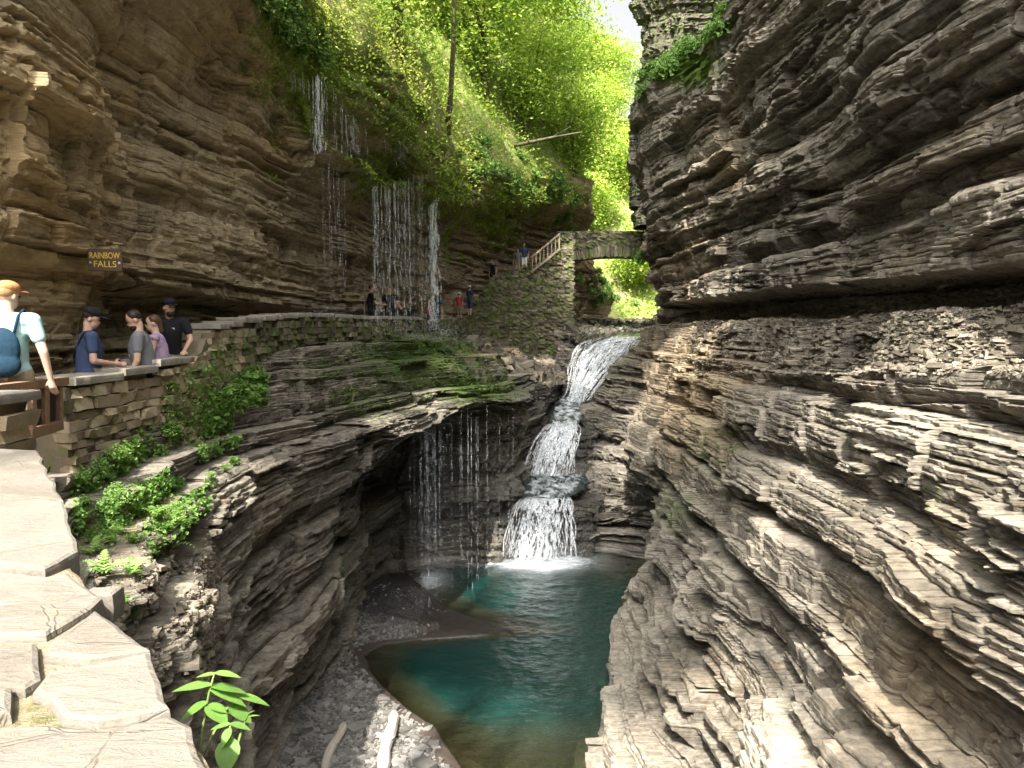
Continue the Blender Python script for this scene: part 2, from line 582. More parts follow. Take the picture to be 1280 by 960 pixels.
# --- left bank below the walk (pool foot ... shelf lip ... foot of the parapet)
LOW = [
    (1.0, [(-1.9, -8.8), (-1.9, -8.0), (-1.9, -6.0), (-1.8, -4.4), (-1.6, -3.2), (-1.5, -2.3), (-1.4, -1.9)]),
    (5.0, [(-2.9, -8.8), (-2.9, -8.0), (-2.9, -6.0), (-2.8, -4.2), (-2.7, -2.8), (-2.9, -2.1), (-3.3, -1.7)]),
    (7.0, [(-3.6, -8.8), (-3.5, -8.0), (-3.4, -5.6), (-3.35, -3.9), (-3.3, -2.8), (-3.7, -2.0), (-4.2, -1.5)]),
    (9.0, [(-4.1, -8.8), (-4.0, -8.0), (-3.9, -5.8), (-3.9, -4.3), (-3.7, -2.8), (-4.1, -2.0), (-4.55, -1.4)]),
    (11.0, [(-4.4, -8.8), (-4.35, -7.7), (-4.1, -5.5), (-4.1, -3.7), (-3.75, -2.45), (-4.3, -1.6), (-4.65, -1.2)]),
    (13.0, [(-4.5, -8.8), (-4.4, -7.7), (-3.95, -5.5), (-3.85, -3.6), (-3.65, -2.3), (-4.3, -1.3), (-4.75, -0.8)]),
    (15.0, [(-4.3, -8.8), (-4.25, -7.7), (-3.8, -5.5), (-3.55, -3.6), (-3.2, -2.4), (-4.0, -1.1), (-4.6, -0.5)]),
    (17.0, [(-4.2, -8.8), (-4.15, -7.8), (-3.75, -5.5), (-3.35, -3.6), (-2.6, -2.55), (-3.6, -1.2), (-4.4, -0.4)]),
    (19.0, [(-4.3, -8.8), (-4.25, -8.0), (-4.1, -5.5), (-3.75, -3.5), (-2.25, -2.7), (-3.2, -1.25), (-4.2, -0.4)]),
    (21.0, [(-4.3, -8.8), (-4.3, -8.0), (-4.3, -5.2), (-4.0, -3.3), (-1.9, -2.5), (-2.8, -1.1), (-4.0, -0.4)]),
    (22.3, [(-4.2, -8.8), (-4.2, -8.0), (-4.2, -5.2), (-3.9, -3.2), (-1.1, -2.3), (-2.4, -1.05), (-3.9, -0.4)]),
    (23.4, [(-3.9, -8.8), (-3.9, -8.0), (-3.8, -5.0), (-3.2, -3.1), (-0.1, -2.45), (-2.0, -1.0), (-3.75, -0.4)]),
    (24.6, [(-0.6, -8.8), (-0.6, -8.0), (-0.8, -6.0), (-0.6, -4.0), (0.25, -2.4), (-1.5, -1.0), (-3.6, -0.4)]),
    (25.6, [(0.1, -8.8), (0.1, -8.0), (-0.1, -6.0), (0.1, -4.0), (0.3, -2.4), (-1.4, -1.0), (-3.5, -0.35)]),
    (28.0, [(0.6, -8.8), (0.6, -6.2), (0.5, -5.2), (0.55, -3.9), (0.5, -2.3), (-1.2, -1.2), (-3.2, -0.3)]),
    (30.0, [(1.3, -8.8), (1.3, -4.6), (1.3, -4.0), (1.3, -3.0), (1.0, -2.1), (-0.8, -1.4), (-2.9, -0.3)]),
    (32.5, [(1.9, -6.0), (1.9, -3.7), (1.8, -3.1), (1.9, -2.5), (1.7, -1.9), (-0.3, -1.6), (-2.6, -0.4)]),
    (37.0, [(2.7, -4.0), (2.7, -2.7), (2.6, -2.4), (2.7, -2.2), (2.5, -1.9), (0.6, -1.8), (-1.9, -0.6)]),
    (42.0, [(3.3, -3.6), (3.3, -2.7), (3.3, -2.5), (3.3, -2.2), (3.2, -2.0), (0.8, -1.8), (-1.7, -0.5)]),
    (48.0, [(3.6, -3.6), (3.6, -2.7), (3.6, -2.5), (3.6, -2.2), (3.5, -2.0), (0.8, -1.8), (-1.7, -0.5)]),
]


def low_moss(P, n):
    m = blob(P, [(520, 455, 110, 60, 0.60), (600, 490, 60, 30, 0.66), (470, 500, 90, 40, 0.46), (400, 470, 70, 40, 0.33), (440, 720, 60, 110, 0.5),
                 (380, 800, 60, 80, 0.42), (190, 640, 80, 50, 0.42), (260, 500, 60, 60, 0.40), (150, 600, 60, 60, 0.4), (560, 430, 40, 30, 0.5), (320, 690, 60, 60, 0.32)])
    return m * (0.55 + 0.45 * np.clip(n[:, 2] * 1.5, 0, 1)) + 0.12


def low_wet(P, n):
    return blob(P, [(540, 620, 130, 120, 1.05), (520, 450, 110, 60, 0.62), (450, 740, 70, 90, 0.5), (620, 640, 90, 90, 1.0), (680, 500, 60, 90, 0.85), (600, 500, 60, 40, 0.7), (350, 540, 90, 50, 0.25)])


def low_warm(P, n):
    return 0.16 + blob(P, [(650, 435, 60, 22, 0.95), (190, 660, 60, 40, 0.5), (300, 640, 80, 60, 0.22)])


# --- left cliff above the walk
UPL = [
    (1.0, [(-6.6, -1.6), (-6.8, -0.3), (-7.0, 0.6), (-6.9, 0.95), (-6.9, 2.0), (-7.2, 4.0), (-7.6, 6.0), (-7.6, 7.0), (-7.9, 7.2), (-8.2, 7.4), (-8.5, 7.6), (-9.1, 8.0)]),
    (4.0, [(-6.5, -1.6), (-6.6, -0.3), (-6.5, 0.6), (-6.3, 0.9), (-6.1, 2.0), (-6.2, 4.0), (-6.4, 6.0), (-6.2, 7.0), (-6.44, 7.2), (-6.68, 7.4), (-6.92, 7.6), (-7.4, 8.0)]),
    (6.5, [(-6.45, -1.6), (-6.35, -0.3), (-6.05, 0.55), (-5.85, 0.8), (-5.55, 1.8), (-5.55, 3.4), (-5.75, 5.4), (-5.55, 6.4), (-5.75, 6.6), (-5.95, 6.8), (-6.15, 7.0), (-6.55, 7.4)]),
    (8.0, [(-5.9, -1.6), (-5.8, -0.3), (-5.6, 0.5), (-5.4, 0.78), (-5.2, 1.5), (-5.2, 3.0), (-5.2, 5.0), (-5.0, 6.0), (-5.2, 6.2), (-5.4, 6.4), (-5.6, 6.6), (-6.0, 7.0)]),
    (9.6, [(-6.1, -1.6), (-6.0, -0.3), (-5.8, 0.5), (-5.6, 0.8), (-5.35, 1.6), (-5.25, 3.0), (-5.3, 4.8), (-5.0, 5.8), (-5.2, 6.04), (-5.4, 6.28), (-5.6, 6.52), (-6.0, 7.0)]),
    (10.4, [(-6.3, -1.6), (-6.3, -0.3), (-6.1, 0.5), (-5.9, 0.78), (-5.7, 1.6), (-5.5, 3.0), (-5.5, 4.8), (-5.0, 5.7), (-5.2, 5.96), (-5.4, 6.22), (-5.6, 6.48), (-6.0, 7.0)]),
    (11.3, [(-6.6, -1.35), (-6.7, -0.2), (-6.6, 0.4), (-6.2, 0.76), (-6.3, 1.6), (-6.1, 3.0), (-5.7, 4.8), (-4.8, 5.6), (-4.96, 5.86), (-5.12, 6.12), (-5.28, 6.38), (-5.6, 6.9)]),
    (13.0, [(-6.6, -1.15), (-6.8, 0.0), (-6.7, 0.35), (-6.05, 0.66), (-6.05, 1.5), (-5.85, 3.0), (-5.5, 4.8), (-4.65, 5.6), (-4.74, 5.84), (-4.83, 6.08), (-4.92, 6.32), (-5.1, 6.8)]),
    (15.0, [(-6.4, -1.05), (-6.6, 0.0), (-6.5, 0.35), (-5.8, 0.55), (-5.75, 1.5), (-5.55, 3.0), (-5.2, 4.6), (-4.5, 5.6), (-4.52, 5.84), (-4.54, 6.08), (-4.56, 6.32), (-4.6, 6.8)]),
    (16.6, [(-6.52, -0.95), (-6.62, 0.0), (-6.52, 0.3), (-5.77, 0.47), (-5.67, 1.4), (-5.42, 2.8), (-5.08, 4.4), (-4.35, 5.5), (-4.28, 5.78), (-4.21, 6.06), (-4.14, 6.34), (-4.0, 6.9)]),
    (17.6, [(-6.46, -0.92), (-6.56, 0.0), (-6.46, 0.3), (-5.76, 0.45), (-5.66, 1.4), (-5.37, 2.6), (-4.88, 3.45), (-4.35, 4.1), (-4.7, 4.3), (-4.8, 5.05), (-4.2, 5.5), (-3.75, 6.8)]),
    (20.0, [(-6.5, -0.85), (-6.6, 0.0), (-6.5, 0.3), (-5.7, 0.42), (-5.6, 1.4), (-5.32, 2.6), (-4.75, 3.5), (-3.9, 4.05), (-4.6, 4.3), (-4.6, 5.0), (-3.65, 5.45), (-3.3, 6.6)]),
    (22.0, [(-6.2, -0.83), (-6.3, 0.0), (-6.2, 0.3), (-5.45, 0.42), (-5.35, 1.4), (-5.12, 2.6), (-4.54, 3.6), (-3.65, 4.05), (-4.3, 4.3), (-4.2, 5.1), (-3.2, 5.55), (-2.9, 6.6)]),
    (24.0, [(-5.9, -0.8), (-6.0, 0.0), (-5.9, 0.3), (-5.2, 0.42), (-5.1, 1.4), (-4.82, 2.8), (-4.25, 3.8), (-3.3, 4.4), (-3.8, 4.6), (-3.7, 5.2), (-2.9, 5.7), (-2.6, 6.6)]),
    (28.0, [(-5.4, -0.75), (-5.5, 0.05), (-5.4, 0.35), (-4.7, 0.5), (-4.6, 1.5), (-4.32, 2.9), (-3.75, 4.1), (-2.85, 4.8), (-3.0, 5.0), (-2.9, 5.3), (-2.55, 5.7), (-2.3, 6.6)]),
    (31.0, [(-4.9, -0.7), (-5.0, 0.1), (-4.9, 0.4), (-4.3, 0.55), (-4.2, 1.6), (-3.92, 3.0), (-3.35, 4.3), (-2.55, 5.0), (-2.48, 5.3), (-2.41, 5.6), (-2.34, 5.9), (-2.2, 6.5)]),
    (38.0, [(-4.12, -1.6), (-3.92, 0.8), (-3.82, 1.4), (-3.52, 1.7), (-3.32, 2.6), (-2.79, 4.0), (-1.78, 5.3), (-0.8, 6.0), (-0.64, 6.3), (-0.48, 6.6), (-0.32, 6.9), (0.0, 7.5)]),
    (44.0, [(-1.8, -1.6), (-1.5, 1.6), (-1.2, 2.8), (-0.8, 3.8), (-0.4, 4.4), (0.2, 5.4), (1.2, 6.3), (2.2, 7.0), (2.36, 7.32), (2.52, 7.64), (2.68, 7.96), (3.0, 8.6)]),
    (48.0, [(1.8, -1.0), (2.0, 3.0), (2.2, 4.4), (2.5, 5.2), (2.9, 5.8), (3.4, 6.4), (4.2, 6.9), (4.9, 7.3), (4.96, 7.64), (5.02, 7.98), (5.08, 8.32), (5.2, 9.0)]),
    (53.0, [(5.0, -1.0), (5.1, 0.5), (5.2, 1.6), (5.4, 2.6), (5.8, 3.3), (5.6, 4.2), (5.3, 5.2), (5.2, 6.2), (5.1, 6.8), (5.0, 7.4), (4.9, 8.2), (4.8, 9.2)]),
    (60.0, [(7.8, -1.0), (7.9, 0.3), (7.9, 0.9), (8.0, 1.5), (7.8, 2.1), (7.2, 2.9), (6.6, 4.2), (6.0, 5.6), (5.6, 6.6), (5.4, 7.4), (5.2, 8.2), (5.0, 9.4)]),
]


def upl_moss(P, n):
    m = blob(P, [(420, 60, 130, 120, 1.1), (480, 215, 60, 42, 1.1), (500, 150, 70, 80, 1.0), (560, 240, 60, 50, 0.9), (300, 240, 90, 60, 0.34), (380, 290, 70, 40, 0.3), (620, 260, 120, 60, 0.75),
                 (250, 320, 120, 40, 0.22), (550, 320, 90, 50, 0.42), (650, 300, 80, 40, 0.45), (30, 280, 80, 60, 0.2), (440, 150, 60, 50, 0.5)])
    return m * (0.6 + 0.4 * np.clip(n[:, 2] * 2 + .3, 0, 1)) + 0.10


def upl_warm(P, n):  # yellower tint on the near left bulge stands in for bounced sunlight
    return 0.20 + blob(P, [(80, 180, 130, 260, 0.42), (60, 340, 90, 90, 0.5), (300, 60, 120, 90, 0.30), (330, 180, 60, 40, 0.3), (700, 300, 60, 60, 0.4)])


def upl_wet(P, n):
    return blob(P, [(480, 300, 110, 120, 0.75), (400, 260, 60, 100, 0.55), (640, 290, 60, 40, 0.5), (300, 390, 150, 30, 0.35)])


# --- right bank: pool foot ... benches ... crease ... overhanging face ... rim
RIGHT = [
    (-6.0, [(4.2, -8.8), (4.2, -8.0), (4.4, -6.0), (4.6, -4.0), (4.9, -2.0), (5.4, -0.2), (6.2, 0.5), (5.9, 0.62), (5.8, 2.0), (6.0, 4.5), (6.4, 7.0), (7.0, 8.2), (9.0, 9.0)]),
    (2.0, [(3.2, -8.8), (3.2, -8.0), (3.6, -6.0), (4.0, -4.0), (4.4, -2.0), (5.0, -0.2), (6.1, 0.5), (5.8, 0.62), (5.7, 2.0), (5.8, 4.5), (6.0, 7.0), (6.6, 8.4), (9.0, 9.4)]),
    (6.0, [(2.4, -8.8), (2.4, -8.0), (3.1, -6.2), (3.7, -4.4), (4.2, -2.4), (5.0, -0.4), (6.5, 0.45), (5.6, 0.62), (5.55, 2.0), (5.55, 4.5), (5.7, 7.5), (6.3, 9.2), (8.5, 10.5)]),
    (9.0, [(2.0, -8.8), (2.0, -8.0), (2.9, -6.4), (3.6, -4.6), (4.25, -2.6), (5.0, -0.5), (6.5, 0.50), (5.65, 0.66), (5.6, 2.0), (5.5, 4.5), (5.7, 8.0), (6.2, 10.0), (8.0, 11.5)]),
    (12.0, [(1.4, -8.8), (1.6, -8.0), (2.7, -6.9), (3.6, -5.0), (4.25, -3.0), (4.95, -0.8), (6.5, 0.50), (5.65, 0.68), (5.65, 2.0), (5.55, 4.5), (5.7, 8.5), (6.2, 10.5), (8.0, 12.0)]),
    (14.0, [(1.3, -8.8), (1.55, -8.0), (2.5, -7.2), (3.6, -5.4), (4.3, -3.1), (4.95, -0.9), (6.5, 0.55), (5.65, 0.7), (5.65, 2.0), (5.6, 4.5), (5.7, 8.5), (6.2, 10.5), (8.0, 12.0)]),
    (16.0, [(1.8, -8.8), (1.9, -8.0), (2.7, -7.3), (3.8, -5.6), (4.35, -3.2), (4.95, -1.0), (6.5, 0.55), (5.65, 0.72), (5.65, 2.0), (5.6, 4.7), (5.7, 8.5), (6.2, 10.5), (8.0, 12.0)]),
    (18.6, [(2.2, -8.8), (2.4, -8.0), (2.9, -7.4), (3.8, -6.0), (4.35, -3.4), (4.95, -1.0), (6.5, 0.55), (5.65, 0.73), (5.65, 2.0), (5.6, 5.0), (5.65, 8.5), (6.1, 10.4), (8.0, 12.0)]),
    (20.5, [(3.7, -8.8), (3.9, -8.0), (4.15, -7.2), (4.3, -5.9), (4.35, -4.2), (4.85, -1.2), (6.5, 0.55), (5.65, 0.74), (5.6, 2.2), (5.55, 5.2), (5.65, 8.3), (6.1, 9.6), (8.0, 11.0)]),
    (22.8, [(5.3, -8.8), (5.4, -8.0), (5.4, -7.0), (5.2, -5.4), (3.65, -4.5), (4.75, -1.2), (6.5, 0.55), (5.65, 0.75), (5.5, 2.3), (5.4, 5.2), (5.5, 7.8), (6.2, 8.8), (8.0, 10.0)]),
    (24.4, [(5.6, -8.8), (5.5, -8.0), (5.3, -6.6), (4.7, -5.0), (3.65, -4.1), (4.75, -1.1), (6.5, 0.55), (5.65, 0.75), (5.4, 2.4), (5.2, 5.4), (5.3, 7.8), (6.0, 8.7), (8.0, 9.8)]),
    (25.8, [(2.0, -8.8), (2.1, -7.9), (2.6, -7.1), (4.4, -6.3), (4.1, -4.6), (4.9, -1.0), (6.5, 0.55), (5.65, 0.75), (5.3, 2.5), (4.8, 5.6), (4.5, 7.8), (5.4, 9.0), (8.0, 10.0)]),
    (27.4, [(2.8, -8.8), (2.8, -6.2), (3.0, -5.4), (3.5, -4.2), (3.9, -2.9), (5.0, -0.8), (6.0, 0.6), (5.7, 0.75), (5.2, 2.5), (4.6, 5.6), (4.25, 7.8), (5.0, 9.3), (8.0, 10.4)]),
    (29.0, [(2.9, -8.8), (2.95, -4.2), (3.2, -3.7), (3.6, -3.1), (4.1, -2.3), (5.1, -0.7), (6.1, 0.6), (5.8, 0.75), (5.3, 2.5), (4.8, 5.6), (4.6, 7.8), (5.4, 9.3), (8.0, 10.4)]),
    (31.0, [(3.1, -5.0), (3.1, -3.7), (3.4, -3.1), (3.9, -2.4), (4.5, -1.5), (5.5, -0.4), (6.4, 0.6), (6.1, 0.75), (5.8, 2.5), (5.6, 5.6), (5.8, 8.0), (6.5, 9.3), (8.5, 10.4)]),
    (33.5, [(4.5, -5.0), (4.6, -2.4), (4.9, -1.9), (5.3, -1.4), (5.8, -0.8), (6.4, 0.0), (7.2, 0.7), (7.0, 0.85), (6.9, 2.7), (6.9, 5.6), (7.2, 8.0), (8.0, 9.3), (9.5, 10.4)]),
    (37.0, [(6.2, -4.0), (6.3, -0.9), (6.5, -0.6), (6.8, -0.3), (7.2, 0.0), (7.6, 0.4), (8.2, 0.9), (8.0, 1.0), (8.0, 3.0), (8.0, 6.0), (8.2, 8.0), (9.0, 9.5), (10.5, 10.5)]),
    (46.0, [(8.9, -3.0), (9.0, 0.1), (9.1, 0.3), (9.2, 0.6), (9.3, 1.0), (9.4, 1.5), (9.6, 2.0), (9.4, 2.2), (9.3, 3.5), (9.2, 6.0), (9.4, 8.0), (10.0, 9.5), (11.5, 10.5)]),
    (56.0, [(12.0, -3.0), (12.0, 0.3), (12.1, 0.6), (12.2, 1.0), (12.3, 1.4), (12.5, 2.0), (12.8, 2.5), (12.6, 2.8), (12.6, 4.0), (12.8, 6.0), (13.0, 8.0), (14.0, 9.5), (15.5, 10.5)]),
]


def right_moss(P, n):
    return 0.15 + blob(P, [(900, 560, 60, 70, 0.3), (850, 640, 50, 50, 0.34), (960, 180, 90, 70, 0.18), (860, 85, 50, 30, 0.7), (1090, 770, 70, 40, 0.2), (1180, 620, 60, 40, 0.25), (880, 470, 50, 50, 0.22)])


def right_warm(P, n):  # warm tint; over the ramp it is raised to imitate the sun streak
    return 0.17 + blob(P, [(1180, 800, 160, 150, 0.5), (860, 480, 90, 110, 0.62), (850, 330, 80, 60, 0.4), (900, 220, 40, 90, 0.35), (1150, 330, 130, 60, 0.3), (1230, 180, 90, 120, 0.25), (1080, 760, 60, 40, 0.5), (900, 840, 90, 80, 0.2)])


def right_wet(P, n):
    return blob(P, [(770, 560, 60, 120, 0.55), (800, 650, 60, 50, 0.8), (770, 690, 90, 20, 0.8), (980, 320, 120, 40, 0.35), (1060, 100, 200, 120, 0.2)])


left_low, G_LOW = cliff('rock_bank_left', LOW, -1, 'rock_grey', 101, amp=0.20, fine=0.065, px=1.45, sm=0.5, moss=low_moss, wet=low_wet, warm=low_warm, rough=0.28, terr=1.0, big=0.22)
left_up, G_UPL = cliff('cliff_left', UPL, -1, 'rock_tan', 202, amp=0.16, fine=0.06, px=1.6, sm=0.5, moss=upl_moss, wet=upl_wet, warm=upl_warm, rough=0.42, terr=0.5, beds=(0.14, 0.42), block=1.1, big=0.12)
right_c, G_R = cliff('cliff_right', RIGHT, 1, 'rock_grey', 303, amp=0.22, fine=0.075, px=1.5, sm=0.5, moss=right_moss, warm=right_warm, wet=right_wet, rough=0.34, terr=0.9, beds=(0.14, 0.42), block=1.25, big=0.32,
                    calm=lambda P: 0.8 * sstep(20.8, 22.0, P[:, 1]) * sstep(27.5, 26.0, P[:, 1]) * sstep(-5.0, -4.4, P[:, 2]) * sstep(0.7, 0.2, P[:, 2]))
# ------------------------------------------------------------------ hills, rock tower, walk, stream bed, water
t = NT('hill_soil')
iso = t.pos()
n1 = t.noise(iso, 0.9, 5, 0.65)
n2 = t.noise(iso, 7.0, 4, 0.7)
c = t.ramp(n1, [(0.3, (0.13, 0.20, 0.04)), (0.52, (0.22, 0.26, 0.07)), (0.64, (0.34, 0.27, 0.16)), (0.8, (0.42, 0.34, 0.22))])
c = t.mix(t.mr(n2, 0.35, 0.7), c, t.mix(0.5, c, (0.05, 0.06, 0.02)))
t.done(t.pbr(c, 0.95, t.bump(n2, 0.8, 0.15), 0.1))

t = NT('gravel')
iso = t.pos()
vo = t.n('TexVoronoi', Scale=16.0)
t.t.links.new(t.pos((1, 1, 1)), vo.inputs['Vector'])
vb = t.voro(iso, 38.0)
gcol = t.ramp(vo.outputs['Color'], [(0.1, (0.04, 0.038, 0.036)), (0.5, (0.12, 0.113, 0.104)), (0.9, (0.23, 0.22, 0.20))])
mud = t.mr(t.math('ADD', t.attr('mud'), t.math('MULTIPLY', t.math('SUBTRACT', t.noise(iso, 2.5, 5, 0.65), 0.5), 0.8)), 0.4, 0.6)
mudc = t.mix(t.noise(iso, 6, 5, 0.7), (0.035, 0.027, 0.022), (0.085, 0.064, 0.050))
gc = t.mix(mud, gcol, mudc)
dk = t.attr('wet')
gc = t.mix(dk, gc, t.mix(0.7, gc, (0.015, 0.014, 0.013)))
hh = t.math('ADD', vo.outputs['Distance'], t.math('MULTIPLY', vb, 0.5))
t.done(t.pbr(gc, t.mr(dk, 0, 1, 0.85, 0.3), t.bump(hh, t.mr(mud, 0, 1, 0.9, 0.25), 0.04), 0.35))

t = NT('walk_stone')
iso = t.pos()
t.done(t.pbr(t.mix(t.noise(iso, 3, 4), (0.16, 0.14, 0.12), (0.32, 0.28, 0.23)), 0.85, t.bump(t.noise(iso, 18, 4), 0.5, 0.02)))

# left hillside above the rim
HILL = [
    (11.0, [(-6.1, 6.8), (-7.0, 8.0), (-8.5, 10.0), (-12.0, 13.0)]),
    (16.6, [(-4.0, 6.75), (-4.6, 8.2), (-6.0, 10.5), (-9.0, 14.0)]),
    (20.0, [(-3.35, 6.45), (-3.6, 8.0), (-5.0, 10.5), (-8.0, 15.0)]),
    (24.0, [(-2.65, 6.45), (-3.2, 8.2), (-5.0, 11.5), (-9.0, 17.0)]),
    (31.0, [(-2.25, 6.35), (-2.8, 9.0), (-5.0, 13.0), (-10.0, 20.0)]),
    (38.0, [(-0.05, 7.35), (-1.0, 10.0), (-4.0, 15.0), (-10.0, 24.0)]),
    (44.0, [(2.9, 8.4), (1.6, 11.5), (-2.0, 17.0), (-9.0, 27.0)]),
    (48.0, [(5.1, 8.8), (3.6, 12.0), (0.0, 18.0), (-8.0, 28.0)]),
    (54.0, [(4.7, 9.1), (4.0, 13.0), (1.0, 20.0), (-6.0, 32.0)]),
    (66.0, [(4.8, 9.5), (4.0, 15.0), (1.5, 24.0), (-6.0, 38.0)]),
]


HILL = [(d, [(p[0][0] - 0.7, p[0][1] - 1.0)] + p) for d, p in HILL]


def soft_sheet(name, st, side, mat, amp, scale, seed, px=5, nm=1):
    G = loft_points(st, side, px, 1.5, 400, 300, (60, 30))
    N = grid_normals(G)
    if np.mean(N[..., 2]) < 0: N = -N
    P = G.reshape(-1, 3)
    d = amp * fbm(P[:, 0] / scale, P[:, 1] / scale, P[:, 2] / scale, 4, seed)
    Q = P + N.reshape(-1, 3) * d[:, None]
    o = mobj(name, Q, grid_faces(*G.shape[:2]), mat, smooth=True)
    tag(o, kind='structure')
    return o, Q.reshape(G.shape), N


hill_o, HG, HN = soft_sheet('hillside', HILL, -1, 'hill_soil', 0.7, 2.6, 21)

# far slope that closes the glen behind the bridge (rows rise away from the stream)
fu = np.linspace(-6, 44, 90)
fv = np.linspace(0, 1, 60)
zz = -1.5 + 28 * fv[None, :] ** 0.9 * (1 - 0.10 * np.exp(-((fu[:, None] - 13.5) / 2.5) ** 2))
yyy = 64 + 0.12 * np.abs(fu[:, None] - 10) + 26 * fv[None, :] ** 1.3
FGd = np.stack([np.repeat(fu[:, None], 60, 1), yyy, zz], -1)
FGd[..., 2] += 0.9 * fbm(FGd[..., 0] / 4, FGd[..., 1] / 4, FGd[..., 2] / 4, 3, 5)
FGd[..., 1] += 0.8 * fbm(FGd[..., 0] / 3, FGd[..., 1] / 3, FGd[..., 2] / 3, 3, 9)
tag(mobj('far_hillside', FGd.reshape(-1, 3), grid_faces(90, 60), 'hill_soil', smooth=True), kind='structure')
FN = grid_normals(FGd)
if np.mean(FN[..., 2]) < 0: FN = -FN

# tall rock tower behind the nose of the right bank
th = np.linspace(0, 2 * np.pi, 170, endpoint=False)
tz = np.linspace(5.5, 24, 260)
cx, cy = 10.1, 43.0
rad = 3.0 + 0.7 * fbm(np.cos(th)[:, None] * 1.6, np.sin(th)[:, None] * 1.6, tz[None, :] / 5, 3, 44) - 0.5 * sstep(10, 14, tz)[None, :]
rad = rad + 0.55 * sstep(16.6, 18.2, tz)[None, :]
TG = np.stack([cx + rad * np.cos(th)[:, None], cy + 0.9 * rad * np.sin(th)[:, None], np.repeat(tz[None, :], 170, 0)], -1)
TG = np.concatenate([TG, TG[:1]], 0)
tow, _ = cliff('rock_tower', None, 1, 'rock_dark', 404, amp=0.22, fine=0.05, G=TG, rough=0.2, terr=0.0, moss=lambda P, n: 0.46 + 0 * P[:, 0], warm=lambda P, n: 0.2 + 0 * P[:, 0])

# walk between the left cliff and its parapet
WALK = [(-3.0, -3.0, -1.0, -1.6), (1.0, -3.0, -0.6, -1.6), (4.0, -4.7, -2.4, -1.6), (6.5, -5.9, -4.2, -1.46), (8.0, -6.1, -4.7, -1.62), (10.5, -6.5, -4.6, -1.58), (12, -6.9, -4.7, -1.25), (15, -6.8, -4.6, -1.0), (20, -6.7, -4.1, -0.75),
        (25, -6.1, -3.75, -0.5), (31, -5.2, -3.2, -0.36), (36, -4.5, -2.8, -0.16), (40, -3.7, -2.4, 0.08), (42.2, -3.2, -2.2, 0.1)]
ys = np.linspace(-3, 42.2, 240)
wk = np.array(WALK)
xi, xo, wz = [np.interp(ys, wk[:, 0], wk[:, k]) for k in (1, 2, 3)]


def walk_z(y): return float(np.interp(y, wk[:, 0], wk[:, 3]))


WGd = np.stack([np.stack([xi + (xo - xi) * f, ys, wz], -1) for f in np.linspace(0, 1, 9)], 1)
WGd[..., 2] += 0.02 * fbm(WGd[..., 0] * 2, WGd[..., 1] * 2, WGd[..., 2], 2, 3)
tag(mobj('walkway', WGd.reshape(-1, 3), grid_faces(*WGd.shape[:2]), 'walk_stone'), kind='structure')

# ---- pool bed and gravel bank
POOL_Z = -8.0
EDGE = np.array([(9, 0.4), (11, -0.2), (12.4, -0.75), (13.4, -1.15), (14.2, -1.5), (14.9, -2.15), (15.7, -2.75), (16.6, -3.35), (17.4, -3.6), (18.0, -3.2), (18.25, -2.5), (18.6, -0.5), (18.9, -0.15),
                 (19.4, -0.5), (20.0, -1.35), (20.6, -1.9), (21.4, -2.35), (22.2, -2.75), (23.2, -3.4), (25, -4.0), (27, -4.2)])


def bed_z(x, y):
    e = np.interp(y, EDGE[:, 0], EDGE[:, 1]) + 0.10 * fbm(x * 0.9, y * 0.9, x * 0, 3, 4)
    d = e - x                                      # > 0: on the bank
    tip = np.exp(-((y - 19.2) / 1.2) ** 2)
    up = np.clip(0.10 * d + 0.035, 0, 0.6) * (1 - 0.75 * tip * np.exp(-np.clip(d - 1.6, 0, 9) * 0 - (np.clip(1.9 - d, 0, 3) / 0.7) ** 2 * 0 ) * (d < 1.7))
    up = up + 0.42 * np.exp(-(((x + 2.9) / 1.05) ** 2 + ((y - 20.6) / 1.15) ** 2)) * sstep(0, 0.9, d)
    deep = np.clip(-d * (1.5 - 0.75 * tip), 0, 1.7)
    near = sstep(15.0, 13.0, y) * sstep(-3.2, -1.2, x)
    deep = deep * (1 - 0.72 * near)
    right = np.exp(-(((x - 4.0) / 1.6) ** 2 + ((y - 24.3) / 1.5) ** 2))
    deep = deep * (1 - 0.75 * right)
    z = POOL_Z + np.where(d > 0, up, -deep)
    return z + 0.03 * fbm(x * 1.6, y * 1.6, x * 0, 3, 6) * (d > 0.3), d


gx = np.linspace(-5.2, 6.2, 330)
gy = np.concatenate([np.linspace(7.5, 26.6, 480)])
X, Y = np.meshgrid(gx, gy, indexing='ij')
Zb, dd = bed_z(X.ravel(), Y.ravel())
BV = np.stack([X.ravel(), Y.ravel(), Zb], 1)
mudv = 0.9 * np.exp(-((dd - 0.1) / 0.5) ** 2) * sstep(26, 24.5, BV[:, 1]) + np.exp(-((BV[:, 1] - 19.2) / 1.0) ** 2) * (dd > -2) * (BV[:, 0] > -2.4) + (dd < 0) * 0.6 + 0.35 * sstep(18.2, 19.0, BV[:, 1])
wetv = np.clip(sstep(0.10, -0.02, Zb - POOL_Z) * 0.8 + np.exp(-(((BV[:, 0] + 2.9) / 1.3) ** 2 + ((BV[:, 1] - 20.8) / 1.9) ** 2)) * 0.75 + 0.75 * sstep(18.0, 19.2, BV[:, 1]), 0, 1) * (0.35 + 0.65 * (Zb > POOL_Z - 0.05))
tag(mobj('stream_bed', BV, grid_faces(330, 480, True), 'gravel', smooth=True, attrs={'mud': mudv, 'wet': wetv}), kind='structure')

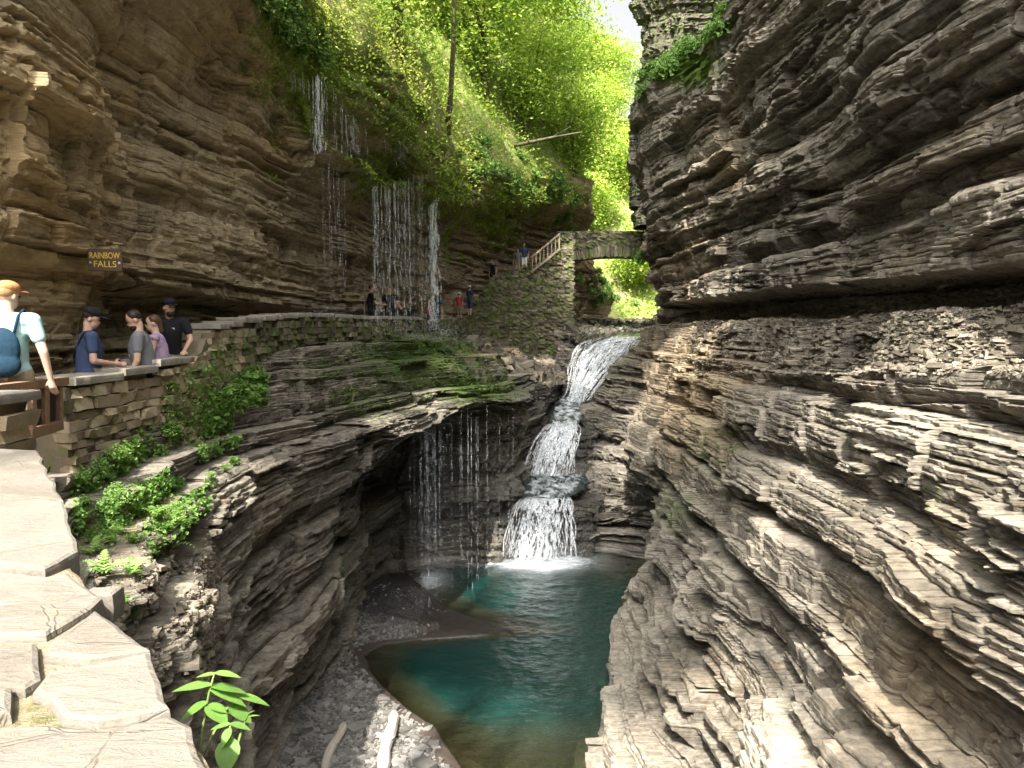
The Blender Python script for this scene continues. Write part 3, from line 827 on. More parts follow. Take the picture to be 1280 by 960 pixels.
# water of the pool: glossy skin, green body that gets denser with real depth
t = NT('pool_water')
iso = t.pos((1, 1, 1))
wav = t.noise(t.pos((1.0, 1.5, 1)), 3.2, 4, 0.62, 0.5)
wv2 = t.noise(t.pos((1.0, 1.8, 1)), 11.0, 3, 0.6)
hgt = t.math('ADD', wav, t.math('MULTIPLY', wv2, 0.35))
calm = t.attr('calm')
bmp = t.bump(hgt, t.mr(calm, 0, 1, 0.5, 0.1), 0.08)
dep = t.attr('depth')
fac = t.mr(dep, 0.0, 1.6, 0.15, 0.93)
body = t.mix(t.mr(dep, 0.1, 1.7), (0.045, 0.042, 0.018), (0.005, 0.026, 0.022))
body = t.mix(t.attr('foam'), body, (0.55, 0.60, 0.62))
tr = t.n('BsdfTransparent', Color=(0.62, 0.66, 0.48))
df = t.n('BsdfDiffuse', Color=body)
m1 = t.n('MixShader', Fac=fac)
t.t.links.new(tr.outputs[0], m1.inputs[1]); t.t.links.new(df.outputs[0], m1.inputs[2])
fm = t.mr(t.math('ADD', t.attr('foam'), t.math('MULTIPLY', t.math('SUBTRACT', t.noise(iso, 7, 5, 0.75), 0.5), 1.0)), 0.35, 0.75)
fo = t.n('BsdfDiffuse', Color=(0.72, 0.76, 0.78))
m3 = t.n('MixShader', Fac=fm)
t.t.links.new(m1.outputs[0], m3.inputs[1]); t.t.links.new(fo.outputs[0], m3.inputs[2])
gl = t.n('BsdfGlossy', Roughness=0.06, Color=(1, 1, 1), Normal=bmp)
fr = t.n('Fresnel', IOR=1.33, Normal=bmp)
m2 = t.n('MixShader', Fac=t.math('MINIMUM', t.math('MULTIPLY', fr.outputs[0], 1.7), 1.0))
t.t.links.new(m3.outputs[0], m2.inputs[1]); t.t.links.new(gl.outputs[0], m2.inputs[2])
t.done(m2.outputs[0])

pz, pd = bed_z(X.ravel(), Y.ravel())
PV = np.stack([X.ravel(), Y.ravel(), np.full(X.size, POOL_Z)], 1)
lull = 1 - 0.75 * np.exp(-(((PV[:, 0] + 2.6) / 1.3) ** 2 + ((PV[:, 1] - 16.8) / 1.4) ** 2))
dist_f = np.hypot(PV[:, 0] - 1.0, PV[:, 1] - 24.6)
PV[:, 2] += lull * (0.024 * fbm(PV[:, 0] * 2.0, PV[:, 1] * 2.8, PV[:, 0] * 0, 2, 91) + 0.016 * fbm(PV[:, 0] * 5.5, PV[:, 1] * 7, PV[:, 0] * 0, 2, 92)) + 0.007 * np.sin(dist_f * 11 + 2 * fbm(PV[:, 0], PV[:, 1], PV[:, 0] * 0, 2, 93)) * np.exp(-dist_f / 5)
depth = POOL_Z - pz
foam = 1.0 * np.exp(-(((PV[:, 0] - 1.0) / 1.5) ** 2 + ((PV[:, 1] - 24.6) / 0.85) ** 2)) + 0.45 * np.exp(-(((PV[:, 0] + 2.6) / 0.5) ** 2 + ((PV[:, 1] - 22.7) / 1.0) ** 2)) \
    + 0.35 * np.exp(-(((PV[:, 0] + 0.8) / 1.6) ** 2 + ((PV[:, 1] - 24.6) / 0.35) ** 2))
foam *= 1.35
calm = 0.75 * np.exp(-(((PV[:, 0] + 2.3) / 1.5) ** 2 + ((PV[:, 1] - 16.6) / 1.6) ** 2))
tag(mobj('pool_water', PV, grid_faces(330, 480, True), 'pool_water', smooth=True, attrs={'depth': depth, 'foam': foam, 'calm': calm}), kind='structure')

# ---- rock steps under the cascades
CBED = [(24.3, -0.8, 2.6, -8.9), (24.9, -0.6, 2.8, -8.2), (25.25, -0.4, 3.0, -6.7), (25.6, -0.3, 3.2, -6.4), (27.3, -0.1, 3.3, -6.25), (27.9, 0.0, 3.3, -5.9), (28.4, 0.2, 3.3, -4.55), (28.9, 0.4, 3.4, -4.3), (30.5, 1.0, 3.4, -4.05),
        (32.4, 1.5, 3.8, -3.95), (33.2, 1.8, 5.0, -3.3), (34.4, 2.0, 6.2, -2.1), (35.6, 2.2, 6.8, -1.5), (37, 2.3, 7.4, -1.25), (41, 2.8, 8.8, -0.8), (48, 3.3, 10.5, -0.4), (60, 3.5, 14, 0.1), (72, 0, 24, 0.3)]
cb = np.array(CBED)
cy_ = np.interp(np.linspace(0, len(cb) - 1, 360), np.arange(len(cb)), cb[:, 0])
xl, xr, zc = [np.interp(cy_, cb[:, 0], cb[:, k]) for k in (1, 2, 3)]
CG = np.stack([np.stack([xl + (xr - xl) * f, cy_, zc], -1) for f in np.linspace(0, 1, 90)], 1)
cf = CG.reshape(-1, 3)
rz = 0.2 * fbm(cf[:, 0] * 1.3, cf[:, 1] * 1.3, cf[:, 2] * 2, 4, 71)
fcol = np.tile(np.linspace(-1, 1, 90), 360)
cf[:, 2] += rz + 0.7 * np.clip(np.abs(fcol) - 0.55, 0, 1)
cn = grid_normals(cf.reshape(CG.shape)).reshape(-1, 3)
cn *= np.where(cn[:, 2:] < 0, -1, 1)
hn_ = np.zeros_like(cf); hn_[:, 1] = -1
cf2, clay = bedded(cf, hn_, cn[:, 2], 515, 0.26, 0.07, terr=0.9, rough=0.3)
cz = np.zeros(len(cf))
tag(mobj('cascade_bed', cf2, grid_faces(360, 90), 'rock_dark', attrs={'lay': clay, 'moss': cz + 0.1, 'warm': cz + 0.1, 'wet': cz + 0.65}), kind='structure')

# ---- white water
t = NT('white_water')
fu_, fv_ = t.attr('fu'), t.attr('fv')
cmb = t.n('CombineXYZ', X=t.math('MULTIPLY', fu_, 12.0), Y=t.math('MULTIPLY', fv_, 0.9), Z=0.0)
s1 = t.noise(cmb.outputs[0], 1.6, 5, 0.7, 0.5)
s2 = t.noise(t.pos(), 6.0, 4, 0.7)
cov = t.math('ADD', t.attr('den'), t.math('MULTIPLY', t.math('SUBTRACT', t.math('ADD', t.math('MULTIPLY', s1, 0.72), t.math('MULTIPLY', s2, 0.28)), 0.5), 2.6))
al = t.mr(cov, 0.30, 0.75)
sh = t.pbr((0.80, 0.84, 0.87), 0.35, t.bump(s1, 0.6, 0.1), 0.5, Alpha=al)
t.done(sh)

t = NT('stream_water')
w1 = t.noise(t.pos((1, 0.7, 1)), 3.5, 4, 0.65, 0.6)
col = t.mix(t.mr(t.math('ADD', w1, t.attr('den')), 0.95, 1.25), (0.03, 0.04, 0.04), (0.68, 0.72, 0.74))
t.done(t.pbr(col, 0.12, t.bump(w1, 0.8, 0.12), 0.6, Alpha=t.mr(t.math('ADD', t.attr('den'), t.math('MULTIPLY', w1, 0.35)), 0.30, 0.52)))


def sheet(name, rows, nu, nv, amp, seed, den, mat='white_water', edge=0.35):
    """rows: (py, D, px_left, px_right)"""
    rows = np.array(rows, float)
    k = np.linspace(0, len(rows) - 1, nv)
    rr = np.stack([np.interp(k, np.arange(len(rows)), rows[:, c]) for c in range(4)], 1)
    V, U = [], np.linspace(0, 1, nu)
    for py, D, a, b in rr:
        for u in U: V.append(tuple(W(a + (b - a) * u, py, D)))
    V = np.array(V)
    fu = np.tile(U, nv)
    fv = np.repeat(np.linspace(0, 1, nv), nu) * len(rows)
    nz = fbm(fu * 5, fv * 0.6, fu * 0, 3, seed)
    nz2 = fbm(V[:, 0] * 5, V[:, 1] * 5, V[:, 2] * 5, 3, seed + 1)
    V[:, 1] -= amp * (0.6 + nz) + amp * 0.5 * nz2
    V[:, 2] += amp * 0.5 * nz2
    V[:, 0] += amp * 0.4 * nz
    e = np.minimum(fu, 1 - fu)
    d = den - edge * np.exp(-(e / 0.13) ** 2)
    return V, grid_faces(nv, nu), {'fu': fu, 'fv': fv, 'den': d}


def flow_strands(rows, n, seed, w0, w1):
    """many narrow ribbons that follow the drop"""
    rows = np.array(rows, float)
    r = np.random.default_rng(seed)
    V, F = [], []
    K = 16
    kk = np.linspace(0, len(rows) - 1, 60)
    fine = np.stack([np.interp(kk, np.arange(len(rows)), rows[:, c]) for c in range(4)], 1)
    for _ in range(4): fine[1:-1] = 0.5 * fine[1:-1] + 0.25 * (fine[:-2] + fine[2:])
    for i in range(n):
        u = r.random()
        a, b = sorted(r.uniform(-0.25, 1.2, 2))
        a, b = max(0, a), min(1, b)
        if b - a < 0.2: a, b = 0.0, 1.0
        ph, am = r.uniform(0, 6), r.uniform(0.01, 0.07)
        base = len(V)
        wd = r.uniform(w0, w1)
        lift = r.uniform(0.02, 0.22)
        for j in range(K):
            f = a + (b - a) * j / (K - 1)
            py, D, xa, xb = [np.interp(f * 59, np.arange(60), fine[:, c]) for c in range(4)]
            uu = -0.06 + 1.12 * u + am * math.sin(ph + f * 9)
            p = W(xa + (xb - xa) * uu, py, D)
            ws = wd * math.sin(math.pi * (0.06 + 0.88 * j / (K - 1))) ** 0.6
            for sx, sy in ((-1, 0), (0, -0.5), (1, 0)):
                V.append((p.x + sx * ws * .5, p.y - lift + sy * ws, p.z + lift * 0.4))
        for j in range(K - 1):
            for q in (0, 1):
                o_ = base + j * 3 + q
                F.append((o_, o_ + 1, o_ + 4, o_ + 3))
    return np.array(V), np.array(F)


def waterfall(name, label, layers):
    r = empty(name, W(*layers[0][1]))
    for nm, _a, (V, F, A) in layers:
        o = mobj(nm, V - np.array(r.location), F, 'white_water', r, smooth=True, attrs=A)
    tag(r, label, 'waterfall')
    return r


t = NT('flow_strand')
al = t.mr(t.noise(t.pos((5, 5, 1.5)), 3.0, 4, 0.7), 0.34, 0.66, 0.0, 0.7)
t.done(t.pbr((0.84, 0.87, 0.89), 0.3, None, 0.5, Alpha=al))


C1 = [(619, 26.6, 660, 708), (625, 25.7, 650, 711), (640, 25.2, 642, 713), (665, 24.95, 637, 714), (697, 24.65, 628, 716)]
C2 = [(528, 29.3, 692, 720), (536, 28.75, 682, 721), (552, 28.35, 670, 720), (572, 28.0, 662, 716), (594, 27.5, 656, 710)]
C3 = [(421, 37.0, 757, 806), (425, 36.2, 742, 803), (432, 35.4, 722, 797), (446, 34.6, 714, 783), (470, 33.5, 711, 757), (490, 32.8, 707, 741), (502, 32.3, 700, 734)]
for lab, CR, a1 in (('broad white cascade dropping into the green pool', C1, (690, 24.8)), ('foaming middle cascade between dark wet ledges above the pool cascade', C2, (590, 27.6)),
                    ('slanting upper cascade sliding down below the stone arch bridge', C3, (500, 32.4))):
    wf_ = waterfall('cascade', lab, [('water_sheet', (680, a1[0], a1[1]), sheet('s', CR, 70, 90, 0.12, 7, 0.46, edge=0.9)),
                               ('water_sheet', (680, a1[0], a1[1]), sheet('s', [(r[0] + 1, r[1] - 0.12, r[2] + 2, r[3] - 2) for r in CR], 60, 80, 0.16, 19, 0.30, edge=0.9))])
    V, F = flow_strands(CR, 110, int(a1[0]), 0.010, 0.055)
    mobj('water_strands', V - np.array(wf_.location), F, 'flow_strand', wf_, smooth=True)['kind'] = 'stuff'
for nm, ROW, dn in (('stream_water', [(590, 28.2, 650, 738), (600, 27.3, 648, 742), (612, 26.5, 646, 735), (621, 26.0, 644, 716)], 0.52), ('stream_water', [(497, 33.0, 694, 738), (508, 31.5, 688, 737), (520, 30.0, 684, 733), (530, 29.0, 686, 724)], 0.55),
                    ('stream_water', [(404, 64, 730, 850), (409, 50, 765, 842), (415, 42, 768, 835), (420, 38, 762, 812), (423, 36.6, 755, 806)], 0.42)):
    V, F, A = sheet('s', ROW, 50, 40, 0.05, 3, dn)
    tag(mobj(nm, V, F, 'stream_water', smooth=True, attrs=A), kind='structure')
# ------------------------------------------------------------------ masonry, bridge, rails, gate, sign
def stone_material(name, cols, moss=0.0, rough=0.9, bumpd=0.02, crack=True):
    t = NT(name)
    iso = t.pos()
    oi = t.n('ObjectInfo')
    rnd = t.math('ADD', oi.outputs['Random'], t.attr('lay'))
    n1 = t.noise(iso, 5.0, 5, 0.7)
    n2 = t.noise(iso, 34.0, 4, 0.7)
    v = t.math('ADD', t.math('MULTIPLY', t.math('FRACT', rnd), 0.62), t.math('MULTIPLY', n1, 0.45))
    c = t.ramp(v, [(0.15, cols[0]), (0.5, cols[1]), (0.9, cols[2])])
    c = t.mix(t.mr(n2, 0.35, 0.75), c, t.mix(0.35, c, cols[0]))
    if moss:
        mf = t.mr(t.noise(iso, 3.0, 5, 0.7), 0.62 - moss * 0.3, 0.80 - moss * 0.3)
        c = t.mix(mf, c, t.mix(n2, (0.05, 0.08, 0.015), (0.13, 0.18, 0.03)))
    t.done(t.pbr(c, rough, t.bump(n2, 0.8, bumpd * 0.4), 0.2))


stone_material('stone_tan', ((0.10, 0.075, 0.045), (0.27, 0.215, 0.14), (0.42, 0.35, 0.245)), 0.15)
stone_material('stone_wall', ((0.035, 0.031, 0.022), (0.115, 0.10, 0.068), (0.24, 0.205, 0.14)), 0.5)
stone_material('stone_bridge', ((0.04, 0.036, 0.026), (0.12, 0.105, 0.07), (0.22, 0.19, 0.13)), 0.45)
stone_material('mortar', ((0.06, 0.05, 0.036), (0.13, 0.105, 0.075), (0.2, 0.16, 0.11)), 0.35)

# pale flagstone of the near coping
def flagstone(name, k):
    t = NT(name)
    iso = t.pos()
    oi = t.n('ObjectInfo')
    n1 = t.noise(iso, 4.0, 6, 0.62, 0.6)
    n2 = t.noise(iso, 55.0, 5, 0.7)
    n3 = t.noise(iso, 160.0, 3, 0.6)
    n5 = t.noise(t.pos((1, 3.2, 1)), 14.0, 5, 0.7, 0.8)
    v = t.math('ADD', t.math('MULTIPLY', n1, 0.75), t.math('MULTIPLY', oi.outputs['Random'], 0.22))
    c = t.ramp(v, [(p, tuple(q * k for q in c)) for p, c in ((0.22, (0.088, 0.077, 0.063)), (0.45, (0.13, 0.119, 0.102)), (0.65, (0.155, 0.145, 0.128)), (0.85, (0.19, 0.181, 0.165)))])
    c = t.mix(t.mr(n2, 0.3, 0.75, 0, 0.8), c, t.mix(0.5, c, (0.17, 0.14, 0.10)))
    c = t.mix(t.mr(n5, 0.58, 0.8, 0, 0.6), c, (0.22, 0.165, 0.10))
    c = t.mix(t.mr(t.noise(iso, 2.3, 5, 0.7), 0.64, 0.74, 0, 0.55), c, (0.22, 0.19, 0.08))
    c = t.mix(t.mr(n3, 0.66, 0.8, 0, 0.7), c, (0.10, 0.085, 0.07))
    ed = t.voro(t.pos((1.0, 1.6, 1.0)), 2.1, 'DISTANCE_TO_EDGE')
    wob = t.math('ADD', ed, t.math('MULTIPLY', t.math('SUBTRACT', n1, 0.5), 0.16))
    crk = t.mr(t.math('ABSOLUTE', wob), 0.0, 0.008, 1, 0)
    c = t.mix(t.math('MULTIPLY', crk, 0.5), c, (0.10, 0.08, 0.06))
    h = t.math('ADD', t.math('ADD', t.math('MULTIPLY', n1, 2.2), t.math('MULTIPLY', n5, 1.0)), t.math('ADD', t.math('MULTIPLY', n2, 0.35), t.math('MULTIPLY', crk, -0.3)))
    t.done(t.pbr(c, 0.88, t.bump(h, 0.7, 0.012), 0.25))


flagstone('flagstone', 1.05)
flagstone('coping', 2.0)  # lighter copy of the flagstone, standing in for sun on the parapet top

t = NT('weathered_wood')
v = t.coord((1, 1, 1), 'Generated')
g = t.noise(t.pos((6, 6, 1.2)), 8, 5, 0.7, 0.5)
c = t.ramp(g, [(0.3, (0.13, 0.075, 0.045)), (0.6, (0.27, 0.165, 0.10)), (0.85, (0.36, 0.24, 0.155))])
t.done(t.pbr(c, 0.75, t.bump(g, 0.5, 0.01), 0.25))
t = NT('grey_wood')
g = t.noise(t.pos((6, 6, 3)), 5, 5, 0.7, 0.5)
c = t.ramp(g, [(0.3, (0.16, 0.13, 0.085)), (0.6, (0.30, 0.25, 0.17)), (0.85, (0.40, 0.34, 0.24))])
t.done(t.pbr(c, 0.8, t.bump(g, 0.5, 0.01), 0.2))
t = NT('gap_dark')
t.done(t.pbr((0.05, 0.034, 0.026), 0.8))
t = NT('sign_wood')
g = t.noise(t.pos((3, 3, 14)), 6, 4, 0.6)
t.done(t.pbr(t.mix(g, (0.045, 0.030, 0.018), (0.10, 0.065, 0.038)), 0.6, t.bump(g, 0.3, 0.005)))
t = NT('sign_yellow')
t.done(t.pbr((0.62, 0.42, 0.06), 0.6))
t = NT('bolt_metal')
t.done(t.pbr((0.55, 0.55, 0.52), 0.4, Metallic=0.8))


def rough_block(seed, n=2, jit=0.07):
    """unit split stone, -0.5..0.5: sharp arrises, uneven corners, broken face"""
    r = np.random.default_rng(seed)
    bm = bmesh.new()
    bmesh.ops.create_cube(bm, size=1)
    ex = [e for e in bm.edges if abs((e.verts[0].co - e.verts[1].co).x) > 0.5]
    bmesh.ops.subdivide_edges(bm, edges=ex, cuts=1 + seed % 2, use_grid_fill=True)
    bm.verts.index_update()
    V = np.array([v.co[:] for v in bm.verts])
    V += r.normal(0, 1, V.shape) * np.array([0.035, 0.10, 0.07])
    V[:, 1] *= np.where(np.abs(V[:, 0]) > 0.45, 0.93, 1.04)
    F = [[v.index for v in f.verts] for f in bm.faces]
    bm.free()
    T = []
    for f in F:
        T += [f] if len(f) == 4 else [[f[0], f[k], f[k + 1], f[min(k + 2, len(f) - 1)]] for k in range(1, len(f) - 2, 2)]
    return V, np.array(T)


BLK = [rough_block(i) for i in range(10)]
BLK_ME = {}


def stone_mesh(i, mat):
    key = (i % len(BLK), mat)
    if key not in BLK_ME:
        V, F = BLK[key[0]]
        BLK_ME[key] = make_mesh('stone', V, F, mat)
    return BLK_ME[key]


def joined_stones(name, items, mat, parent, seed=3):
    """items: (centre, (lx, ly, lz), yaw). one mesh of many small stones"""
    Vs, Fs, A = [], [], []
    off = 0
    r = np.random.default_rng(seed)
    for (c, d, yaw) in items:
        V, F = BLK[int(r.integers(0, len(BLK), 1)[0]) // 2 * 2]
        cs, sn = math.cos(yaw), math.sin(yaw)
        Q = V * np.array(d)
        Q = np.stack([Q[:, 0] * cs - Q[:, 1] * sn, Q[:, 0] * sn + Q[:, 1] * cs, Q[:, 2]], 1) + np.array(c)
        Vs.append(Q); Fs.append(F + off); off += len(V)
        A.append(np.full(len(V), r.random()))
    o = mobj(name, np.concatenate(Vs), np.concatenate(Fs), mat, parent, attrs={'lay': np.concatenate(A)})
    o['kind'] = 'stuff'
    return o


# ---- parapet between gate and falls: line of the outer top edge (x, y, z top)
PAR = np.array([(-4.78, 8.0, -0.62), (-4.66, 9.3, -0.55), (-4.6, 10.5, -0.47), (-4.68, 11.4, -0.36), (-4.72, 11.7, -0.05), (-4.75, 12.4, 0.0), (-4.7, 15, 0.18), (-4.5, 17.5, 0.26), (-4.1, 21, 0.22), (-3.72, 26, 0.26), (-3.25, 31, 0.22),
                (-2.75, 36, 0.34), (-2.35, 40.6, 0.48)])
plen = np.concatenate([[0], np.cumsum(np.hypot(np.diff(PAR[:, 0]), np.diff(PAR[:, 1])))])


def par_at(s):
    p = np.array([np.interp(s, plen, PAR[:, k]) for k in range(3)])
    q = np.array([np.interp(min(s + 0.1, plen[-1]), plen, PAR[:, k]) for k in range(3)]) - np.array([np.interp(max(s - 0.1, 0), plen, PAR[:, k]) for k in range(3)])
    yaw = math.atan2(q[1], q[0])
    return p, yaw


par = empty('parapet_wall', (-4.7, 9.5, -1.6))
tag(par, 'tan fieldstone parapet with flat coping running from wooden gate behind the falls', 'stone wall')
PO = np.array(par.location)
TH = 0.45
# mortar core
cv, cf_ = [], []
ss = np.linspace(0, plen[-1], 120)
for s in ss:
    p, yaw = par_at(s)
    nrm = np.array([math.sin(yaw), -math.cos(yaw), 0])           # outwards (towards the gorge)
    zt, zb = p[2] - 0.07, walk_z(p[1]) - 0.75
    for a, z in ((-0.05, zb), (-0.05, zt), (-TH + 0.04, zt), (-TH + 0.04, zb)):
        cv.append(np.array([p[0], p[1], z]) + nrm * a - PO)
for i in range(len(ss) - 1):
    for k in range(4):
        cf_.append((i * 4 + k, i * 4 + (k + 1) % 4, (i + 1) * 4 + (k + 1) % 4, (i + 1) * 4 + k))
cf_ += [(0, 1, 2, 3), tuple((len(ss) - 1) * 4 + k for k in (3, 2, 1, 0))]
mobj('wall_core', np.array(cv), cf_, 'mortar', par)
rr = random.Random(5)
far_items, nst = [], 0
for side in (1, 0):
    z = -2.3
    while z < 0.4:
        hgt = rr.uniform(0.06, 0.15)
        s = rr.uniform(-0.1, 0.1)
        while s < plen[-1]:
            L = rr.uniform(0.14, 0.5)
            p, yaw = par_at(max(0.0, s + L / 2))
            top = p[2] - 0.09
            bot = walk_z(p[1]) - (0.75 if side else 0.0)
            if bot < z + hgt / 2 < top:
                hh_ = min(hgt, top - z)
                nrm = np.array([math.sin(yaw), -math.cos(yaw), 0])
                dpt = rr.uniform(0.15, 0.21)
                a = -dpt / 2 + rr.uniform(-0.02, 0.06) if side else -TH + dpt / 2 - rr.uniform(0, 0.02)
                c = np.array([p[0], p[1], z + hh_ / 2]) + nrm * a - PO
                d = (L * rr.uniform(.92, .98), dpt, hh_ * rr.uniform(.82, .97))
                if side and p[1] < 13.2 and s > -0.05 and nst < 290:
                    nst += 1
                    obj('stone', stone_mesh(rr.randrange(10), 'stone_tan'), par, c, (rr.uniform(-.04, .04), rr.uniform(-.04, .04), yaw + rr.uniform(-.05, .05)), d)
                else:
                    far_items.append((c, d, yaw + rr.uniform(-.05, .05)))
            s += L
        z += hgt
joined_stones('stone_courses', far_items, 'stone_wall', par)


def slab_mesh(name, poly, zt, th, mat, seed, jit=0.008, bev=0.018, up=None):
    """irregular flagstone: outline (x, y) ccw or cw, rounded worn rim"""
    r = np.random.default_rng(seed)
    pts = []
    n = len(poly)
    for i in range(n):
        a, b = np.array(poly[i], float), np.array(poly[(i + 1) % n], float)
        L = np.linalg.norm(b - a)
        k = max(1, int(L / 0.035))
        nn = np.array([b[1] - a[1], a[0] - b[0]]) / max(L, 1e-6)
        for j in range(k):
            f = j / k
            q = a + (b - a) * f
            wob = jit * float(vnoise(np.array([q[0] * 9 + seed]), np.array([q[1] * 9]), np.array([0.5]))[0]) * 1.6
            pts.append(q + nn * wob)
    pts = np.array(pts)
    c = pts.mean(0)
    area = 0.5 * np.sum(pts[:, 0] * np.roll(pts[:, 1], -1) - np.roll(pts[:, 0], -1) * pts[:, 1])
    if area < 0: pts = pts[::-1]
    m = len(pts)
    tng = np.roll(pts, -1, 0) - np.roll(pts, 1, 0)
    nin = np.stack([-tng[:, 1], tng[:, 0]], 1)
    nin /= np.maximum(np.linalg.norm(nin, axis=1, keepdims=True), 1e-6)
    rings = []
    zn = lambda q: 0.006 * fbm(q[:, 0] * 4, q[:, 1] * 4, q[:, 0] * 0 + seed, 3, seed)
    for ins, dz in ((0.004, -th), (0.0, -th * 0.5), (0.002, -bev * 1.1), (bev * 0.35, -bev * 0.35), (bev * 1.1, 0.0)):
        q = pts + nin * ins
        zz = zt + dz + (zn(q) if dz > -th * 0.4 else 0)
        rings.append(np.column_stack([q, np.broadcast_to(zz, m) if np.ndim(zz) == 0 else zz]))
    V = np.concatenate(rings)
    F = []
    for k in range(len(rings) - 1):
        for i in range(m):
            F.append((k * m + i, k * m + (i + 1) % m, (k + 1) * m + (i + 1) % m, (k + 1) * m + i))
    F.append(tuple((len(rings) - 1) * m + i for i in range(m)))
    F.append(tuple(range(m - 1, -1, -1)))
    return V, F


# coping of that parapet
s, k = 0.0, 0
while s < 20:
    L = rr.uniform(0.45, 1.0)
    a, yaw = par_at(s + 0.01)
    b, _ = par_at(s + L - 0.015)
    nrm = np.array([math.sin(yaw), -math.cos(yaw), 0])
    if abs(a[2] - b[2]) < 0.16:
        z = max(a[2], b[2])
        o1, o2 = rr.uniform(0.01, 0.09), rr.uniform(0.01, 0.09)
        pl = [a + nrm * o1, b + nrm * o2, b - nrm * (TH + rr.uniform(0, .05)), a - nrm * (TH + rr.uniform(0, .05))]
        V, F = slab_mesh('c', [q[:2] for q in pl], z, 0.09, 'flagstone', 300 + k, 0.014, 0.016)
        mobj('coping_stone', V - PO, F, 'coping', par)
    s += L
    k += 1

# ---- near wall under the camera: coping slabs outlined on the level of its top
ZT = -0.60
near = empty('viewpoint_wall', (-1.2, 2.0, -1.9))
tag(near, 'pale sunlit flagstone wall top with broad irregular slabs at the viewpoint', 'stone wall')
NO = np.array(near.location)
SL = [
    [(-170, 553), (48, 561), (63, 590), (80, 624), (-190, 604)],
    [(-190, 608), (81, 628), (92, 660), (99, 691), (60, 712), (-200, 692)],
    [(-200, 698), (58, 718), (86, 713), (135, 743), (121, 757), (58, 791), (-210, 803)],
    [(62, 797), (124, 761), (155, 790), (189, 811), (112, 821), (52, 817)],
    [(-210, 809), (44, 801), (52, 846), (33, 858), (-210, 846)],
    [(36, 862), (60, 836), (186, 815), (205, 850), (214, 886), (172, 895), (122, 900), (77, 893), (57, 872)],
    [(-230, 853), (19, 858), (16, 890), (-230, 914)],
    [(-250, 924), (60, 905), (122, 909), (215, 892), (244, 905), (268, 958), (284, 1005), (-270, 1040)],
    [(-280, 1050), (285, 1014), (330, 1090), (-340, 1150)],
]
core_out = [(-180, 560), (45, 567), (62, 600), (78, 630), (90, 664), (95, 700), (118, 738), (112, 758), (150, 794), (186, 820), (200, 855), (210, 890), (240, 912), (262, 962), (276, 1008), (320, 1090), (-340, 1150)]
for k, pl in enumerate(SL):
    q = [WZ(a, b, ZT)[:2] for a, b in pl]
    V, F = slab_mesh('slab', q, ZT + rr.uniform(-0.006, 0.006), 0.10, 'flagstone', 50 + k, 0.007, 0.012)
    mobj('coping_stone', V - NO, F, 'flagstone', near)
for k, (a, b, sx, sy) in enumerate([(124, 727, .045, .035), (24, 868, .03, .025), (30, 720, .05, .02)]):
    c = WZ(a, b, ZT)
    V, F = slab_mesh('s', [(c.x - sx, c.y - sy), (c.x + sx, c.y - sy * .7), (c.x + sx * .9, c.y + sy), (c.x - sx * .8, c.y + sy * .8)], ZT - 0.022, 0.07, 'flagstone', 80 + k, 0.006, 0.01)
    mobj('wedge_stone', V - NO, F, 'flagstone', near)
q = [WZ(a, b, ZT) for a, b in core_out]
V, F = slab_mesh('core', [(p.x, p.y) for p in q], ZT - 0.020, 0.06, 'mortar', 99, 0.01, 0.012)
t = NT('moss_mortar')
iso = t.pos()
n1 = t.noise(iso, 9, 5, 0.7)
n2 = t.noise(iso, 70, 4, 0.7)
c = t.ramp(n1, [(0.3, (0.17, 0.14, 0.10)), (0.5, (0.20, 0.165, 0.11)), (0.62, (0.10, 0.095, 0.045)), (0.8, (0.075, 0.078, 0.03))])
t.done(t.pbr(c, 0.95, t.bump(t.math('ADD', n1, n2), 1.0, 0.012), 0.1))
mobj('mortar_bed', V - NO, F, 'moss_mortar', near)
# faces of the near wall, stone by stone
items = []
pp = [np.array(p[:2]) for p in q]
for i in range(len(pp) - 2):
    a, b = pp[i], pp[i + 1]
    L = np.linalg.norm(b - a)
    yaw = math.atan2(b[1] - a[1], b[0] - a[0])
    z = -2.2
    while z < ZT - 0.16:
        h_ = rr.uniform(0.1, 0.16)
        m_ = max(1, round(L / rr.uniform(0.22, 0.36)))
        for j in range(m_):
            c2 = a + (b - a) * (j + 0.5) / m_
            nn = np.array([math.sin(yaw), -math.cos(yaw)])
            if np.dot(nn, c2 - np.array([-2.0, 2.0])) < 0: nn = -nn
            c2 = c2 - nn * 0.12
            items.append(((c2[0] - NO[0], c2[1] - NO[1], z + h_ / 2 - NO[2]), (L / m_ * 0.98, 0.2, h_ * 0.95), yaw))
        z += h_
joined_stones('stone_courses', items, 'stone_tan', near, 8)

# ---- stub of wall before the gate
stub = empty('wall_pillar', W(0, 560, 5.7))
tag(stub, 'short yellowish stone pillar with a pale cap beside the brown gate', 'stone pillar')
SO = np.array(stub.location)
xr_ = -3.86
for lv in range(9):
    z0 = -1.56 + lv * 0.108
    for jx in range(3):
        obj('stone', stone_mesh(lv * 3 + jx, 'stone_tan'), stub, np.array([xr_ - 0.17 - jx * 0.33 + rr.uniform(-.03, .03) + (lv % 2) * 0.05, 5.75 + rr.uniform(-.02, .02), z0 + 0.055]) - SO, (0, rr.uniform(-.03, .03), rr.uniform(-.05, .05)), (0.33, 0.42, 0.104))
V, F = slab_mesh('c', [(xr_ + 0.03, 5.5), (xr_ + 0.05, 6.0), (xr_ - 1.1, 5.98), (xr_ - 1.1, 5.48)], -0.53, 0.075, 'flagstone', 77, 0.014, 0.014)
mobj('cap_stone', V - SO, F, 'flagstone', stub)

# ---- wooden gate
gate = empty('wooden_gate', (-4.9, 7.6, -1.6))
tag(gate, 'brown wooden gate with open bars between two stone walls', 'gate')
GO = Vector(gate.location)


